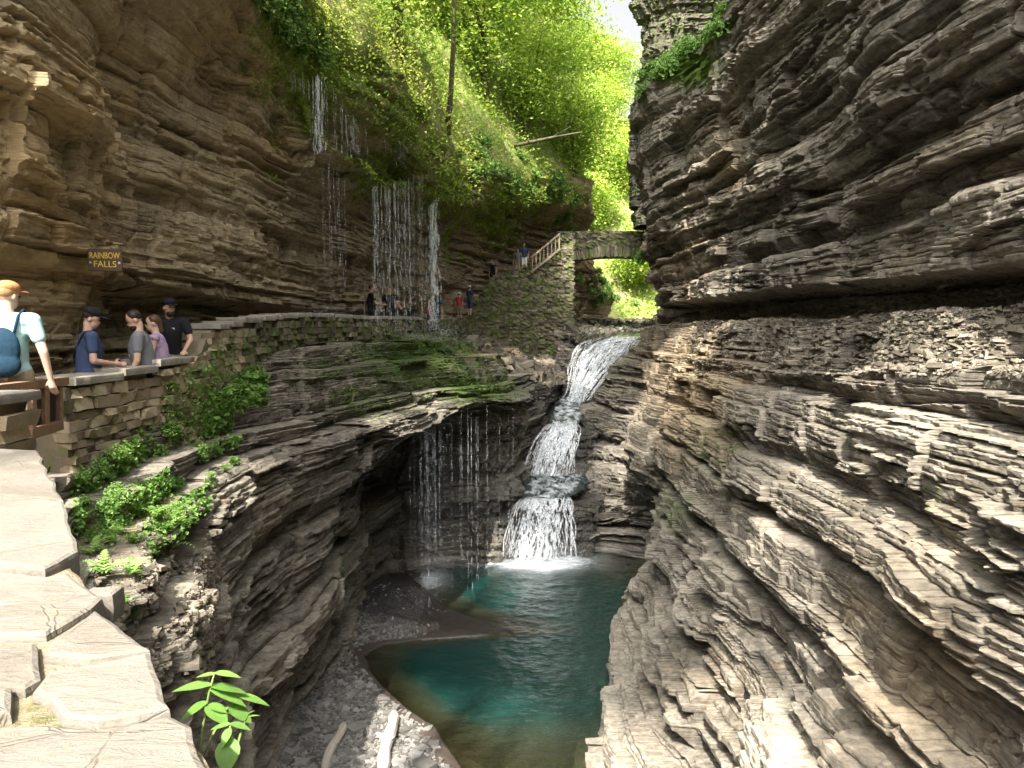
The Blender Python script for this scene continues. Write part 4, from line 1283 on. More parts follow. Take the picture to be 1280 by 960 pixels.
def gp(px, py, D): return W(px, py, D) - GO


def gbar(name, a, b, wd, ht, mat='weathered_wood'):
    m = MB()
    m.bar(a, b, wd, ht, 0.008)
    return m.build(name, mat, gate)


gbar('top_rail', gp(-60, 494, 5.4), gp(80, 476, 7.75), 0.10, 0.085)
gbar('lower_rail', gp(36, 543, 6.5), gp(76, 531, 7.65), 0.06, 0.10)
for px_, D_ in ((40, 6.6), (57, 7.1), (74.5, 7.6)):
    f = (px_ - 36) / 40
    gbar('upright', gp(px_, 546 - 11 * f, D_), gp(px_, 488 - 7 * f, D_), 0.06, 0.05)
m = MB()
m.bar(gp(36, 515, 6.9), gp(77, 507, 7.9), 0.02, 0.50)
m.build('gap_backing', 'gap_dark', gate)  # dark sheet added behind the open bars to darken the gap

# ---- name board on the cliff
sg = empty('name_board', (0, 0, 0))
tag(sg, 'dark wooden name board with yellow letters reading RAINBOW FALLS on the cliff', 'sign')


def ray_cliff(px, py, o):
    d = W(px, py, 10.0).normalized()
    dg = bpy.context.evaluated_depsgraph_get()
    ok, loc, nn, _ = o.ray_cast(Vector((0, 0, 0)), d)
    return loc if ok else None


cs_ = [ray_cliff(a, b, left_up) for a, b in ((113, 310), (150, 318), (113, 335), (150, 342))]
Dm = min(c.y for c in cs_ if c is not None) - 0.22
c0 = W(131, 325, Dm)
sg.location = c0
yawS = 0.22
sg.rotation_euler = (0.0, 0.0, yawS)
wS, hS = 38 / FPX * Dm * 1.02, 27 / FPX * Dm
m = MB()
m.box((0, 0.02, 0), (wS, 0.04, hS), None, 0.008)
board = m.build('board', 'sign_wood', sg)


def text_part(name, s, size, loc, parent, mat, ext=0.003):
    cu = bpy.data.curves.new(name, 'FONT')
    cu.body = s
    cu.size = size
    cu.extrude = ext
    cu.align_x = 'CENTER'
    cu.align_y = 'CENTER'
    to = bpy.data.objects.new(name + '_tmp', cu)
    COL.objects.link(to)
    dg = bpy.context.evaluated_depsgraph_get()
    me = bpy.data.meshes.new_from_object(to.evaluated_get(dg))
    bpy.data.objects.remove(to)
    me.materials.clear()
    me.materials.append(MAT[mat])
    o = obj(name, me, parent, loc, (R(90), 0, 0))
    return o


t1 = text_part('lettering', 'RAINBOW', hS * 0.40, (0.0, -0.004, hS * 0.19), board, 'sign_yellow')
t2 = text_part('lettering', 'FALLS', hS * 0.40, (0.0, -0.004, -hS * 0.20), board, 'sign_yellow')
for q_ in (t1, t2):
    q_.scale = (min(1.0, wS * 0.88 / max(q_.dimensions.x, 1e-3)) if q_ is t1 else 0.95, 1, 1)
for sx in (-1, 1):
    m = MB()
    m.bar((sx * wS * 0.36, 0.04, hS * 0.1), (sx * wS * 0.36, 0.55, hS * 0.1), 0.035, 0.05)
    m.build('mounting_bar', 'sign_wood', sg)
for sx in (-1, 1):
    m = MB()
    m.tube([(sx * wS * 0.42, -0.006, -hS * 0.12), (sx * wS * 0.42, 0.01, -hS * 0.12)], 0.014, 10)
    m.build('bolt', 'bolt_metal', board)

# ---- masonry pier and stairs up to the bridge
pier = empty('masonry_abutment', (0.5, 41.5, -2.0))
tag(pier, 'mossy dry-laid stone abutment carrying the stairs up to the arch bridge', 'stone wall')
AO = np.array(pier.location)
STAIR = np.array([(-3.4, 0.15), (-2.6, 0.35), (-1.2, 2.65), (-0.9, 2.75), (0.1, 3.1), (1.15, 3.25), (1.5, 3.65), (2.75, 4.95), (3.5, 5.1)])


def stair_z(x): return np.interp(x, STAIR[:, 0], STAIR[:, 1])


def pier_y(x): return 41.4 + 0.10 * (x + 3) - 0.35 * np.exp(-((x + 3.2) / 0.8) ** 2)


items = []
z = -2.4
while z < 5.3:
    h_ = rr.uniform(0.08, 0.15)
    x = -3.8 + rr.uniform(0, .3)
    while x < 3.4:
        L = rr.uniform(0.16, 0.5)
        xm = min(x + L / 2, 3.3)
        low = -2.1 + 0.0 * xm if xm > -1.2 else -2.1 + (-1.2 - xm) * 0.95
        if low < z + h_ / 2 < stair_z(xm) - 0.05:
            y_ = pier_y(xm) - rr.uniform(0, 0.06)
            items.append(((xm - AO[0], y_ + 0.1 - AO[1], z + h_ / 2 - AO[2]), (L * 0.96, 0.26, h_ * 0.93), rr.uniform(-.06, .06) + 0.05))
        x += L
    z += h_
joined_stones('stone_courses', items, 'stone_wall', pier, 4)
xs = np.linspace(-3.8, 3.35, 60)
cv, cf_ = [], []
for x in xs:
    zt = stair_z(x) - 0.12
    for y_, z_ in ((pier_y(x) + 0.14, -3.0), (pier_y(x) + 0.14, zt), (pier_y(x) + 0.42, zt), (pier_y(x) + 0.42, -3.0)):
        cv.append((x - AO[0], y_ - AO[1], z_ - AO[2]))
for i in range(len(xs) - 1):
    for k in range(4): cf_.append((i * 4 + k, i * 4 + (k + 1) % 4, (i + 1) * 4 + (k + 1) % 4, (i + 1) * 4 + k))
cf_ += [(0, 1, 2, 3), tuple((len(xs) - 1) * 4 + k for k in (3, 2, 1, 0))]
mobj('rubble_core', np.array(cv), cf_, 'mortar', pier)
x = -2.7
while x < 3.2:
    z_ = stair_z(x + 0.12) - 0.8
    obj('stair_step', stone_mesh(rr.randrange(10), 'stone_wall'), pier, (x + 0.14 - AO[0], pier_y(x) + 1.3 - AO[1], z_ - 0.11 - AO[2]), (0, 0, 0.02), (0.32, 1.9, 0.2))
    x += 0.27

rail = empty('stair_railing', W(682, 325, 41.6))
tag(rail, 'weathered wooden railing slanting up the stairs to the bridge', 'railing')
RO = Vector(rail.location)
DR = 41.55
def rp(px, py): return W(px, py, DR) - RO
for nm, a, b, wd, ht in (('top_rail', rp(664, 322), rp(700, 292), 0.12, 0.10), ('lower_rail', rp(664, 340), rp(700, 311), 0.08, 0.12)):
    m = MB(); m.bar(a, b, wd, ht); m.build(nm, 'grey_wood', rail)
for k in range(8):
    f = k / 7
    px_ = 665.5 + 33.5 * f
    m = MB(); m.bar(rp(px_, 341 - 29 * f), rp(px_, 321 - 29 * f), 0.09 if k in (0, 7) else 0.06, 0.06)
    m.build('baluster', 'grey_wood', rail)

# ---- stone arch bridge
br = empty('arch_bridge', (6.0, 46.0, 4.0))
tag(br, 'low stone arch bridge spanning the narrow glen below leafy trees', 'bridge')
BO = np.array(br.location)
XA, XB, YB0, YB1 = 3.1, 9.6, 44.9, 46.9


def soffit(x): return 4.02 - 0.42 * np.clip(np.abs((x - 6.4) / 3.3), 0, 1) ** 2.2


NVS = 26
for k in range(NVS):
    xa = XA + (XB - XA) * (k + 0.5) / NVS
    zs = float(soffit(xa))
    sl = float((soffit(xa + .1) - soffit(xa - .1)) / .2)
    obj('arch_stone', stone_mesh(k, 'stone_bridge'), br, (xa - BO[0], 45.0 - BO[1], zs + 0.29 - BO[2]), (0, -math.atan(sl) * 0.8, 0), (0.235, 0.34, 0.58 + rr.uniform(-.05, .05)))
xs = np.linspace(XA - 0.6, XB + 0.3, 50)
cv, cf_ = [], []
for x in xs:
    zs = float(soffit(x)) + 0.03
    for y_, z_ in ((YB0 + 0.14, zs), (YB0 + 0.14, 5.28), (YB1, 5.28), (YB1, zs)):
        cv.append((x - BO[0], y_ - BO[1], z_ - BO[2]))
for i in range(len(xs) - 1):
    for k in range(4): cf_.append((i * 4 + k, i * 4 + (k + 1) % 4, (i + 1) * 4 + (k + 1) % 4, (i + 1) * 4 + k))
cf_ += [(0, 1, 2, 3), tuple((len(xs) - 1) * 4 + k for k in (3, 2, 1, 0))]
mobj('arch_core', np.array(cv), cf_, 'mortar', br)
items = []
z = 4.2
while z < 5.36:
    h_ = rr.uniform(0.08, 0.14)
    x = XA - 0.5
    while x < XB:
        L = rr.uniform(0.2, 0.6)
        if z > float(soffit(x + L / 2)) + 0.5:
            items.append(((x + L / 2 - BO[0], YB0 + 0.1 - rr.uniform(0, .05) - BO[1], z + h_ / 2 - BO[2]), (L * .96, 0.25, h_ * .93), 0))
        x += L
    z += h_
joined_stones('stone_courses', items, 'stone_bridge', br, 6)
x = XA - 0.5
while x < XB:
    L = rr.uniform(0.4, 0.9)
    obj('coping_stone', stone_mesh(rr.randrange(10), 'stone_bridge'), br, (x + L / 2 - BO[0], YB0 + 0.22 - BO[1], 5.44 - BO[2]), (0, rr.uniform(-.03, .03), 0), (L * .97, 0.55, 0.14))
    x += L
# ------------------------------------------------------------------ leaves, plants, trees
def leaf_material(name, stops, trans=0.45):
    t = NT(name)
    v = t.math('ADD', t.attr('lv'), t.math('MULTIPLY', t.math('SUBTRACT', t.noise(t.pos(), 0.6, 3), 0.5), 0.5))
    if name == 'leaf_broad':
        v = t.math('ADD', v, t.math('MULTIPLY', t.math('SUBTRACT', t.n('ObjectInfo').outputs['Random'], 0.5), 0.35))
        v = t.math('ADD', v, t.math('MULTIPLY', t.math('SUBTRACT', t.noise(t.pos(), 60, 4, 0.7), 0.5), 0.45))
    c = t.ramp(v, stops)
    d = t.n('BsdfPrincipled')
    t.set(d.inputs['Base Color'], c)
    t.set(d.inputs['Roughness'], 0.55)
    t.set(d.inputs['Specular IOR Level'], 0.25)
    tl = t.n('BsdfTranslucent')
    t.set(tl.inputs['Color'], t.mix(0.5, c, t.mix(1.0, c, (1.0, 1.0, 0.25), 'MULTIPLY')))
    m = t.n('MixShader', Fac=trans)
    t.t.links.new(d.outputs[0], m.inputs[1]); t.t.links.new(tl.outputs[0], m.inputs[2])
    t.done(m.outputs[0])


leaf_material('leaf_tree', [(0.1, (0.10, 0.19, 0.03)), (0.4, (0.20, 0.33, 0.05)), (0.7, (0.33, 0.45, 0.08)), (0.95, (0.50, 0.56, 0.14))], 0.5)
leaf_material('leaf_moss', [(0.1, (0.04, 0.085, 0.015)), (0.5, (0.12, 0.215, 0.03)), (0.9, (0.30, 0.38, 0.06))], 0.35)
leaf_material('leaf_broad', [(0.1, (0.08, 0.17, 0.035)), (0.5, (0.15, 0.28, 0.06)), (0.9, (0.26, 0.40, 0.11))], 0.4)
t = NT('bark')
g = t.noise(t.pos((7, 7, 1.2)), 3, 5, 0.7)
t.done(t.pbr(t.mix(g, (0.055, 0.045, 0.03), (0.17, 0.145, 0.10)), 0.9, t.bump(g, 0.7, 0.03), 0.1))
t = NT('driftwood')
g = t.noise(t.pos((3, 9, 9)), 4, 5, 0.7)
t.done(t.pbr(t.mix(g, (0.26, 0.23, 0.185), (0.48, 0.44, 0.37)), 0.85, t.bump(g, 0.6, 0.01), 0.2))
t = NT('plant_stem')
t.done(t.pbr((0.13, 0.17, 0.05), 0.7))


def leaf_quads(C, size, seed, up=0.5, asp=0.6):
    """C (N,3) leaf centres, size (N,): bent diamond leaves (two quads' worth: 6 verts) with random attitude"""
    r = np.random.default_rng(seed)
    N = len(C)
    nrm = r.normal(0, 1, (N, 3))
    nrm[:, 2] = np.abs(nrm[:, 2]) + up
    nrm /= np.linalg.norm(nrm, axis=1, keepdims=True)
    a = np.cross(nrm, r.normal(0, 1, (N, 3)))
    a /= np.maximum(np.linalg.norm(a, axis=1, keepdims=True), 1e-6)
    b = np.cross(nrm, a)
    L = np.asarray(size)[:, None]
    w_ = L * asp
    dr = -nrm * L * 0.12
    V = np.stack([C - a * L * 0.5 + dr, C + b * w_ * 0.5 - a * L * 0.08, C + a * L * 0.5 + dr, C - b * w_ * 0.5 - a * L * 0.08], 1).reshape(-1, 3)
    F = np.arange(N * 4).reshape(N, 4)
    lv = np.repeat(np.clip(r.normal(0.5, 0.14, N), 0, 1), 4)
    return V, F, lv


def clumped(n_clump, per, ctr, rad, seed, flat=0.6, hollow=0.35, spread=0.22):
    """leaf centres gathered in clumps through an uneven ellipsoid, gaps left between"""
    r = np.random.default_rng(seed)
    d = r.normal(0, 1, (n_clump, 3))
    d /= np.linalg.norm(d, axis=1, keepdims=True)
    rr_ = hollow + (1 - hollow) * r.random(n_clump) ** 0.6
    lump = 0.75 + 0.35 * fbm(d[:, 0] * 1.8, d[:, 1] * 1.8, d[:, 2] * 1.8, 2, seed)
    cc = np.array(ctr) + d * (rr_ * lump)[:, None] * np.array(rad)
    k = r.integers(per // 2, per * 3 // 2, n_clump)
    base = np.repeat(cc, k, 0)
    off = r.normal(0, 1, base.shape) * np.array(rad).mean() * spread
    off[:, 2] *= flat
    val = np.repeat(r.normal(0, 0.16, n_clump), k)
    return base + off, val


def tree(name, label, base, h, ctr, rad, n_clump, per, leaf, seed, group=None, lean=None, r0=None, limbs=7, bright=0.0):
    base = Vector(base)
    root = empty(name, base)
    rnd = random.Random(seed)
    r0 = r0 or h * 0.018
    top = Vector(ctr) - base
    m = MB()
    n = 9
    pts, rads = [], []
    for i in range(n):
        f = i / (n - 1)
        p = Vector((top.x * f ** 1.3, top.y * f ** 1.3, (top.z + rad[2] * 0.4) * f)) + Vector((rnd.uniform(-1, 1), rnd.uniform(-1, 1), 0)) * h * 0.008 * (0 < i < n - 1)
        pts.append(p); rads.append(r0 * (1.25 if i == 0 else 1 - 0.8 * f))
    m.tube(pts, rads, 8)
    for k in range(limbs):
        f = rnd.uniform(0.45, 0.95)
        i = int(f * (n - 1))
        p = pts[i]
        ang = rnd.uniform(0, 6.28)
        L = rnd.uniform(0.5, 0.95)
        e = top + Vector((math.cos(ang) * rad[0] * L, math.sin(ang) * rad[1] * L, rnd.uniform(-0.4, 0.7) * rad[2]))
        mid = p.lerp(e, 0.5) + Vector((0, 0, rad[2] * 0.12))
        m.tube([p, mid, e], [rads[i] * 0.6, rads[i] * 0.35, rads[i] * 0.1], 6)
    m.build('trunk', 'bark', root, True)
    C, val = clumped(n_clump, per, top, rad, seed)
    r = np.random.default_rng(seed)
    V, F, lv = leaf_quads(C, leaf * r.uniform(0.6, 1.3, len(C)), seed + 1)
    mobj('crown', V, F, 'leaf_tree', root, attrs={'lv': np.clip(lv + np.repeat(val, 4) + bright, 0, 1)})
    tag(root, label, 'tree', group)
    return root


_SHOT = {}


def _shot(o):
    """first surface seen along each pixel's direction, per object (so a plant can be rooted where the photo shows it)"""
    if o.name not in _SHOT:
        n = len(o.data.vertices)
        V, N = np.empty(n * 3, np.float32), np.empty(n * 3, np.float32)
        o.data.vertices.foreach_get('co', V)
        o.data.vertex_normals.foreach_get('vector', N)
        V, N = V.reshape(-1, 3).astype(float), N.reshape(-1, 3)
        if o.parent: V = V + np.array(o.parent.location)
        q = np.floor((proj(V) + 200) / 3).astype(int)
        ok = (q[:, 0] >= 0) & (q[:, 0] < 560) & (q[:, 1] >= 0) & (q[:, 1] < 460) & (V[:, 1] > 1.2)
        idx = np.nonzero(ok)[0]
        idx = idx[np.argsort(-V[idx, 1])]                  # nearest written last
        grid = np.full((560, 460), -1)
        grid[q[idx, 0], q[idx, 1]] = idx
        _SHOT[o.name] = (V, N, grid)
    return _SHOT[o.name]


def cast(px, py, objs):
    best = None
    a, b = int((px + 200) // 3), int((py + 200) // 3)
    for o in objs:
        V, N, grid = _shot(o)
        for r in (0, 1, 2, 4):
            c = grid[max(0, a - r):a + r + 1, max(0, b - r):b + r + 1]
            c = c[c >= 0]
            if len(c):
                k = c[np.argmin(V[c, 1])]
                if best is None or V[k, 1] < best[0].y:
                    nn = Vector(N[k])
                    if nn.dot(Vector(V[k])) > 0: nn = -nn
                    best = (Vector(V[k]), nn)
                break
    return best


# ---- ground cover of the slopes
def cover(G, N, n, seed, k0, k1, lift, keep=None):
    r = np.random.default_rng(seed)
    i = r.integers(0, G.shape[0] - 1, n)
    j = r.integers(0, G.shape[1] - 1, n)
    f, g = r.random(n)[:, None], r.random(n)[:, None]
    P = G[i, j] * (1 - f) * (1 - g) + G[i + 1, j] * f * (1 - g) + G[i, j + 1] * (1 - f) * g + G[i + 1, j + 1] * f * g
    nn = N[i, j]
    q = proj(P)
    ok = (q[:, 0] > -60) & (q[:, 0] < 1340) & (q[:, 1] > -120) & (q[:, 1] < 480)
    ok &= fbm(P[:, 0] / 2.2, P[:, 1] / 2.2, P[:, 2] / 2.2, 3, seed) > -0.10 - 0.5 * r.random(n)
    if keep is not None: ok &= keep(P)
    P, nn = P[ok], nn[ok]
    sz = P[:, 1] * r.uniform(k0, k1, len(P))
    P = P + nn * (r.random(len(P)) ** 2 * lift)[:, None]
    tone = 0.30 * fbm(P[:, 0] / 1.6, P[:, 1] / 1.6, P[:, 2] / 1.6, 3, seed + 3)
    tone = tone + 0.5 * np.exp(-((P[:, 2] - 7.0) / 0.8) ** 2) * (P[:, 1] < 34)          # pale wet grass along the brink, its tone raised to imitate sun
    return P, sz, tone


P1, S1, T1 = cover(HG, HN, 52000, 61, 0.0030, 0.0062, 0.9)
P2, S2, T2 = cover(FGd, FN, 30000, 62, 0.0028, 0.0055, 1.2)
for nm, P_, S_, T_, sd in (('slope_undergrowth', P1, S1, T1, 1), ('far_undergrowth', P2, S2, T2, 2)):
    V, F, lv = leaf_quads(P_, S_, sd)
    o = mobj(nm, V, F, 'leaf_tree', attrs={'lv': np.clip(lv * 0.8 + 0.22 + np.repeat(T_, 4), 0, 1)})
    tag(o, 'leafy green undergrowth covering the steep slope' if sd == 1 else 'bright leafy undergrowth on the slope closing the glen beyond the bridge', 'undergrowth', kind='stuff')

# ---- moss cushions and grass on the dripping lips
def vert_attr(o, name):
    a = np.empty(len(o.data.vertices), np.float32)
    o.data.attributes[name].data.foreach_get('value', a)
    return a


def moss_tufts(o, n, thr, seed, s0, s1, region):
    V = np.empty(len(o.data.vertices) * 3, np.float32)
    o.data.vertices.foreach_get('co', V)
    V = V.reshape(-1, 3).astype(float)
    m = vert_attr(o, 'moss') + 0.35 * fbm(V[:, 0] * 1.2, V[:, 1] * 1.2, V[:, 2] * 1.2, 3, seed)
    q = proj(V)
    ok = (m > thr) & region(q)
    idx = np.nonzero(ok)[0]
    r = np.random.default_rng(seed)
    idx = r.choice(idx, min(n, len(idx)), replace=False)
    P = V[idx] + r.normal(0, 0.03, (len(idx), 3))
    P[:, 0] += 0.03 * np.sign(-V[idx, 0])
    return P, P[:, 1] * r.uniform(s0, s1, len(P)), 0.4 * fbm(P[:, 0] * 2, P[:, 1] * 2, P[:, 2] * 2, 2, seed)


P_, S_, T_ = moss_tufts(left_up, 36000, 0.42, 5, 0.0018, 0.0044, lambda q: (q[:, 0] > 280) & (q[:, 0] < 760) & (q[:, 1] < 330))
V, F, lv = leaf_quads(P_, S_, 8)
tag(mobj('lip_moss', V, F, 'leaf_moss', attrs={'lv': np.clip(lv + 0.38 + np.repeat(T_, 4), 0, 1)}), 'bright green moss and grass on the dripping lips of the tall falls', 'moss', kind='stuff')
P_, S_, T_ = moss_tufts(left_low, 9000, 0.44, 6, 0.0012, 0.0030, lambda q: (q[:, 1] > 395) & (q[:, 0] > 330))
V, F, lv = leaf_quads(P_, S_, 9)
tag(mobj('shelf_moss', V, F, 'leaf_moss', attrs={'lv': np.clip(lv * 0.8 + np.repeat(T_, 4), 0, 1)}), 'wet dark green moss on the sloping shelf below the falls', 'moss', kind='stuff')

# ---- trees on the slopes (foot found on the slope under the pixel)
ROCKS = [left_low, left_up, right_c]
hills = [hill_o, bpy.data.objects['far_hillside']]
SPOTS = [  # px, py of foot, height, crown radius, leaf, label
    (560, 158, 13, 3.2, 0.30, 'slim leaning tree with a bare pale trunk on the slope above the tall falls'),
    (610, 120, 11, 3.4, 0.32, 'yellow-green maple behind the slim leaning tree'),
    (655, 170, 9, 3.0, 0.30, 'small bushy tree rooted over the fallen branch'),
    (690, 120, 12, 3.8, 0.36, 'broad pale green tree high on the slope above the bridge'),
    (715, 215, 8, 2.6, 0.30, 'low spreading tree at the brink above the stairs'),
    (500, 60, 11, 3.0, 0.28, 'dense dark tree at the top of the mossy band'),
    (640, 60, 12, 4.0, 0.40, 'tall sunlit tree crowning the slope behind the slim trunk'),
    (545, 30, 12, 3.4, 0.34, 'round-headed tree above the dark rock patches of the slope'),
]
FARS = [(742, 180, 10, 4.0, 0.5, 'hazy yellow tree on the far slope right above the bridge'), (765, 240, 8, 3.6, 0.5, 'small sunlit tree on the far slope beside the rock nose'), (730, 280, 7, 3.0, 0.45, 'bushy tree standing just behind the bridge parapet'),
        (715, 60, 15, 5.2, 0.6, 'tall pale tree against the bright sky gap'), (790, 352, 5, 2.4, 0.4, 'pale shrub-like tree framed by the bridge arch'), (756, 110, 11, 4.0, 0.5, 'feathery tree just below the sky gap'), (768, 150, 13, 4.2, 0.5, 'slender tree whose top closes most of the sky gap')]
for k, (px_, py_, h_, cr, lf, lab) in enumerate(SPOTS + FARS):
    hit = cast(px_, py_, hills)
    if hit is None: continue
    b = hit[0] - Vector((0, 0, 0.3))
    far = k >= len(SPOTS)
    lean = Vector((0.10, -0.05, 0)) * h_ if k == 0 else Vector((random.Random(k).uniform(-.05, .12), -0.08, 0)) * h_
    hr = 0.82 if k == 0 else 0.40
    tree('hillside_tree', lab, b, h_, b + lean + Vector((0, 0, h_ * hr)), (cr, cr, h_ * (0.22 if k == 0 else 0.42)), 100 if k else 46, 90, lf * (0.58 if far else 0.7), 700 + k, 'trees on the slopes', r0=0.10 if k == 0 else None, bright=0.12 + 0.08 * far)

# fallen branch on the slope
a, b = cast(640, 181, hills), cast(728, 166, hills)
if a and b:
    base = a[0]
    fb = empty('fallen_branch', base)
    m = MB()
    e = W(728, 165, base.y - 1.0)
    mid = W(690, 172, base.y - 0.6)
    m.tube([Vector((0, 0, 0.05)), mid - base, e - base], [0.10, 0.07, 0.03], 8)
    m.build('limb', 'bark', fb, True)
    m = MB()
    m.tube([mid - base, W(714, 158, base.y - 0.8) - base], [0.04, 0.015], 6)
    m.build('twig', 'bark', fb, True)
    tag(fb, 'bare dead branch jutting from the green slope', 'branch')

# ---- unseen slope added behind the viewpoint to hold trees placed to shade the gorge
BK = [(-60.0, [(26.0, 34.0), (12.0, 33.0), (0.0, 32.0), (-14.0, 33.0), (-26.0, 36.0)]), (-40.0, [(26.0, 24.0), (12.0, 22.5), (0.0, 21.0), (-14.0, 23.0), (-26.0, 26.0)]), (-22.0, [(26.0, 14.0), (13.0, 11.0), (2.0, 9.0), (-13.0, 11.0), (-26.0, 15.0)]),
      (-14.0, [(26.0, 8.0), (14.0, 5.0), (3.0, -2.0), (-12.0, 6.0), (-26.0, 9.0)])]
G_ = loft_points(BK, -1, 6, 2, 60, 60, (50, 50))
tag(mobj('shade_tree_hillside', G_.reshape(-1, 3), grid_faces(*G_.shape[:2]), 'hill_soil', smooth=True), kind='structure')
ry, rx = -SUN_TO.y / SUN_TO.z, SUN_TO.x / SUN_TO.z
rq = random.Random(31)
# places (x0, y0) on the level of the viewpoint over which a crown keeps the sun off
SHADE = [(x0 + rq.uniform(-.5, .5), y0 + rq.uniform(-.5, .5), 2.7) for y0 in (13.2, 16.5) for x0 in (1.0, 3.8, 7.2)] + [(x0 + rq.uniform(-.4, .4), y0, 2.7) for y0 in (28.8, 32.5, 36.5) for x0 in (5.0, 7.6)] + [(2.9, 29.5, 2.1)]
SHADE += [(5.2, 48.8, 2.7), (8.8, 48.8, 2.7), (7.6, 41.0, 2.7), (0.2, 21.3, 2.1), (0.3, 23.8, 2.1), (1.6, 41.6, 2.6), (1.2, 26.2, 2.2), (3.8, 26.9, 2.0), (8.7, 21.5, 2.7), (8.8, 25.0, 2.7), (-3.0, 12.4, 2.2), (1.0, 10.8, 2.4), (7.6, 10.6, 2.5), (8.6, 14.0, 2.7), (8.6, 17.5, 2.7)]
for k, (x0, y0, cr) in enumerate(SHADE):
    zc = 44.0 - 0.35 * max(0, y0 - 12) + rq.uniform(-2, 2)
    cc = (x0 + rx * zc, y0 - ry * zc, zc)
    fy = min(cc[1] - 2, -16.0)
    fx = cc[0] + (4 if x0 > 2 else -4)
    fz = float(np.interp(-fy, [14, 22, 40, 60], [4, 10, 22, 33]))
    if cc[1] > -12:                                   # these added trees stand on the rims
        fx, fy, fz = (10.5 + rq.uniform(0, 2), cc[1] + 1, 9.0) if k % 2 else (-9.5 - rq.uniform(0, 2), cc[1] + 1, 9.0)
    tree('shade_tree', 'unseen tall forest tree down the glen placed to throw dappled shade into the gorge', (fx, fy, fz), 18, cc, (cr, cr, cr * 0.9), 46, 30, 0.50, 900 + k, 'forest trees shading the gorge', r0=0.25, limbs=4)

# ---- leafy plants
def broad_leaf(L, Wd, fold=0.12, droop=0.18, n=6):
    """pointed ovate leaf lying along +y from the origin"""
    V, F = [], []
    for i in range(n + 1):
        f = i / n
        wd = Wd * 0.5 * (math.sin(math.pi * min(1, f * 0.94 + 0.04) ** 0.75)) * (1.0 if f < 0.98 else 0.05)
        z = -droop * L * f * f
        V += [(-wd, f * L, z + fold * wd), (0, f * L, z), (wd, f * L, z + fold * wd)]
    for i in range(n):
        for s_ in (0, 1):
            a_ = i * 3 + s_
            F.append((a_, a_ + 1, a_ + 4, a_ + 3))
    V = np.array(V)
    # thickness is that of a leaf blade
    return V, F


leaf_me = {}
def leaf_mesh(kind):
    if kind not in leaf_me:
        V, F = broad_leaf(1.0, {'wide': 0.72, 'mid': 0.5, 'slim': 0.28}[kind])
        leaf_me[kind] = make_mesh('leaf', V, F, 'leaf_broad', True, {'lv': np.full(len(V), 0.55)})
    return leaf_me[kind]


def sapling(label, foot, stems, group=None):
    """stems: (tip offset, [(f along stem, yaw, pitch, size, kind)])"""
    r = empty('broadleaf_plant', foot)
    for tip, leaves in stems:
        m = MB()
        tip = Vector(tip)
        pts = [tip * f + Vector((0, 0, 0.03 * math.sin(f * 3.1))) for f in (0, .35, .7, 1)]
        m.tube(pts, [0.004, 0.0035, 0.003, 0.002], 6)
        m.build('stem', 'plant_stem', r, True)
        for f, yaw, pitch, size, kind in leaves:
            obj('leaf', leaf_mesh(kind), r, tip * f + Vector((0, 0, 0.03 * math.sin(f * 3.1))), Euler((pitch, 0, yaw)), (size, size, size))
    tag(r, label, 'plant', group)
    return r


# the two broad-leaved plants at the near edge
f0 = W(246, 968, 1.75)
def tipv(px, py, D, f): return W(px, py, D) - f
sapling('broad-leaved plant with pointed pale green leaves leaning past the near wall', f0, [
    (tipv(268, 842, 1.78, f0), [(1.0, R(-75), R(-8), 0.066, 'mid'), (0.98, R(80), R(-4), 0.052, 'mid'), (0.82, R(95), R(2), 0.095, 'mid'), (0.80, R(-70), R(-12), 0.092, 'mid'), (0.76, R(-80), R(-22), 0.10, 'mid'),
                                (0.60, R(110), R(-20), 0.072, 'wide'), (0.58, R(-110), R(-25), 0.075, 'wide'), (0.55, R(-60), R(-18), 0.078, 'wide'), (0.70, R(10), R(-5), 0.05, 'mid')]),
    (tipv(300, 868, 1.80, f0), [(0.95, R(-70), R(-18), 0.085, 'mid'), (0.75, R(-100), R(-25), 0.072, 'wide'), (0.7, R(60), R(-10), 0.055, 'mid')])])
f1 = W(286, 985, 1.65)
sapling('smaller plant with one large rounded leaf below the taller one at the near wall', f1, [
    (tipv(288, 905, 1.66, f1), [(1.0, R(-90), R(-10), 0.05, 'mid'), (0.98, R(95), R(-6), 0.05, 'mid'), (0.6, R(-170), R(-40), 0.078, 'wide'), (0.85, R(170), R(-30), 0.045, 'mid')]),
    (tipv(312, 892, 1.68, f1), [(0.9, R(-60), R(0), 0.03, 'slim'), (0.7, R(40), R(0), 0.025, 'slim'), (1.0, R(-20), R(0), 0.02, 'slim')])])


# ferns and weeds rooted on the bank and the parapet face
def frond_mesh(seed, n=9):
    r = random.Random(seed)
    V, F = [], []
    L = 1.0
    for i in range(n):
        f = (i + 1) / (n + 0.5)
        y, z = f * L, 0.35 * math.sin(f * 2.2) - 0.35 * f * f
        wd = 0.24 * (1 - f) ** 0.7 + 0.03
        for s_ in (-1, 1):
            k = len(V)
            tx, ty = s_ * wd, y + wd * 0.45
            V += [(0, y - 0.03, z), (s_ * wd * 0.5, y + 0.02, z + 0.02), (tx, ty, z - 0.02), (s_ * wd * 0.45, y + wd * 0.4 + 0.03, z + 0.015), (0, y + 0.035, z)]
            F.append((k, k + 1, k + 2, k + 3, k + 4))
    return make_mesh('frond', np.array(V), F, 'leaf_broad', False, {'lv': np.full(len(V), r.uniform(0.3, 0.9))})


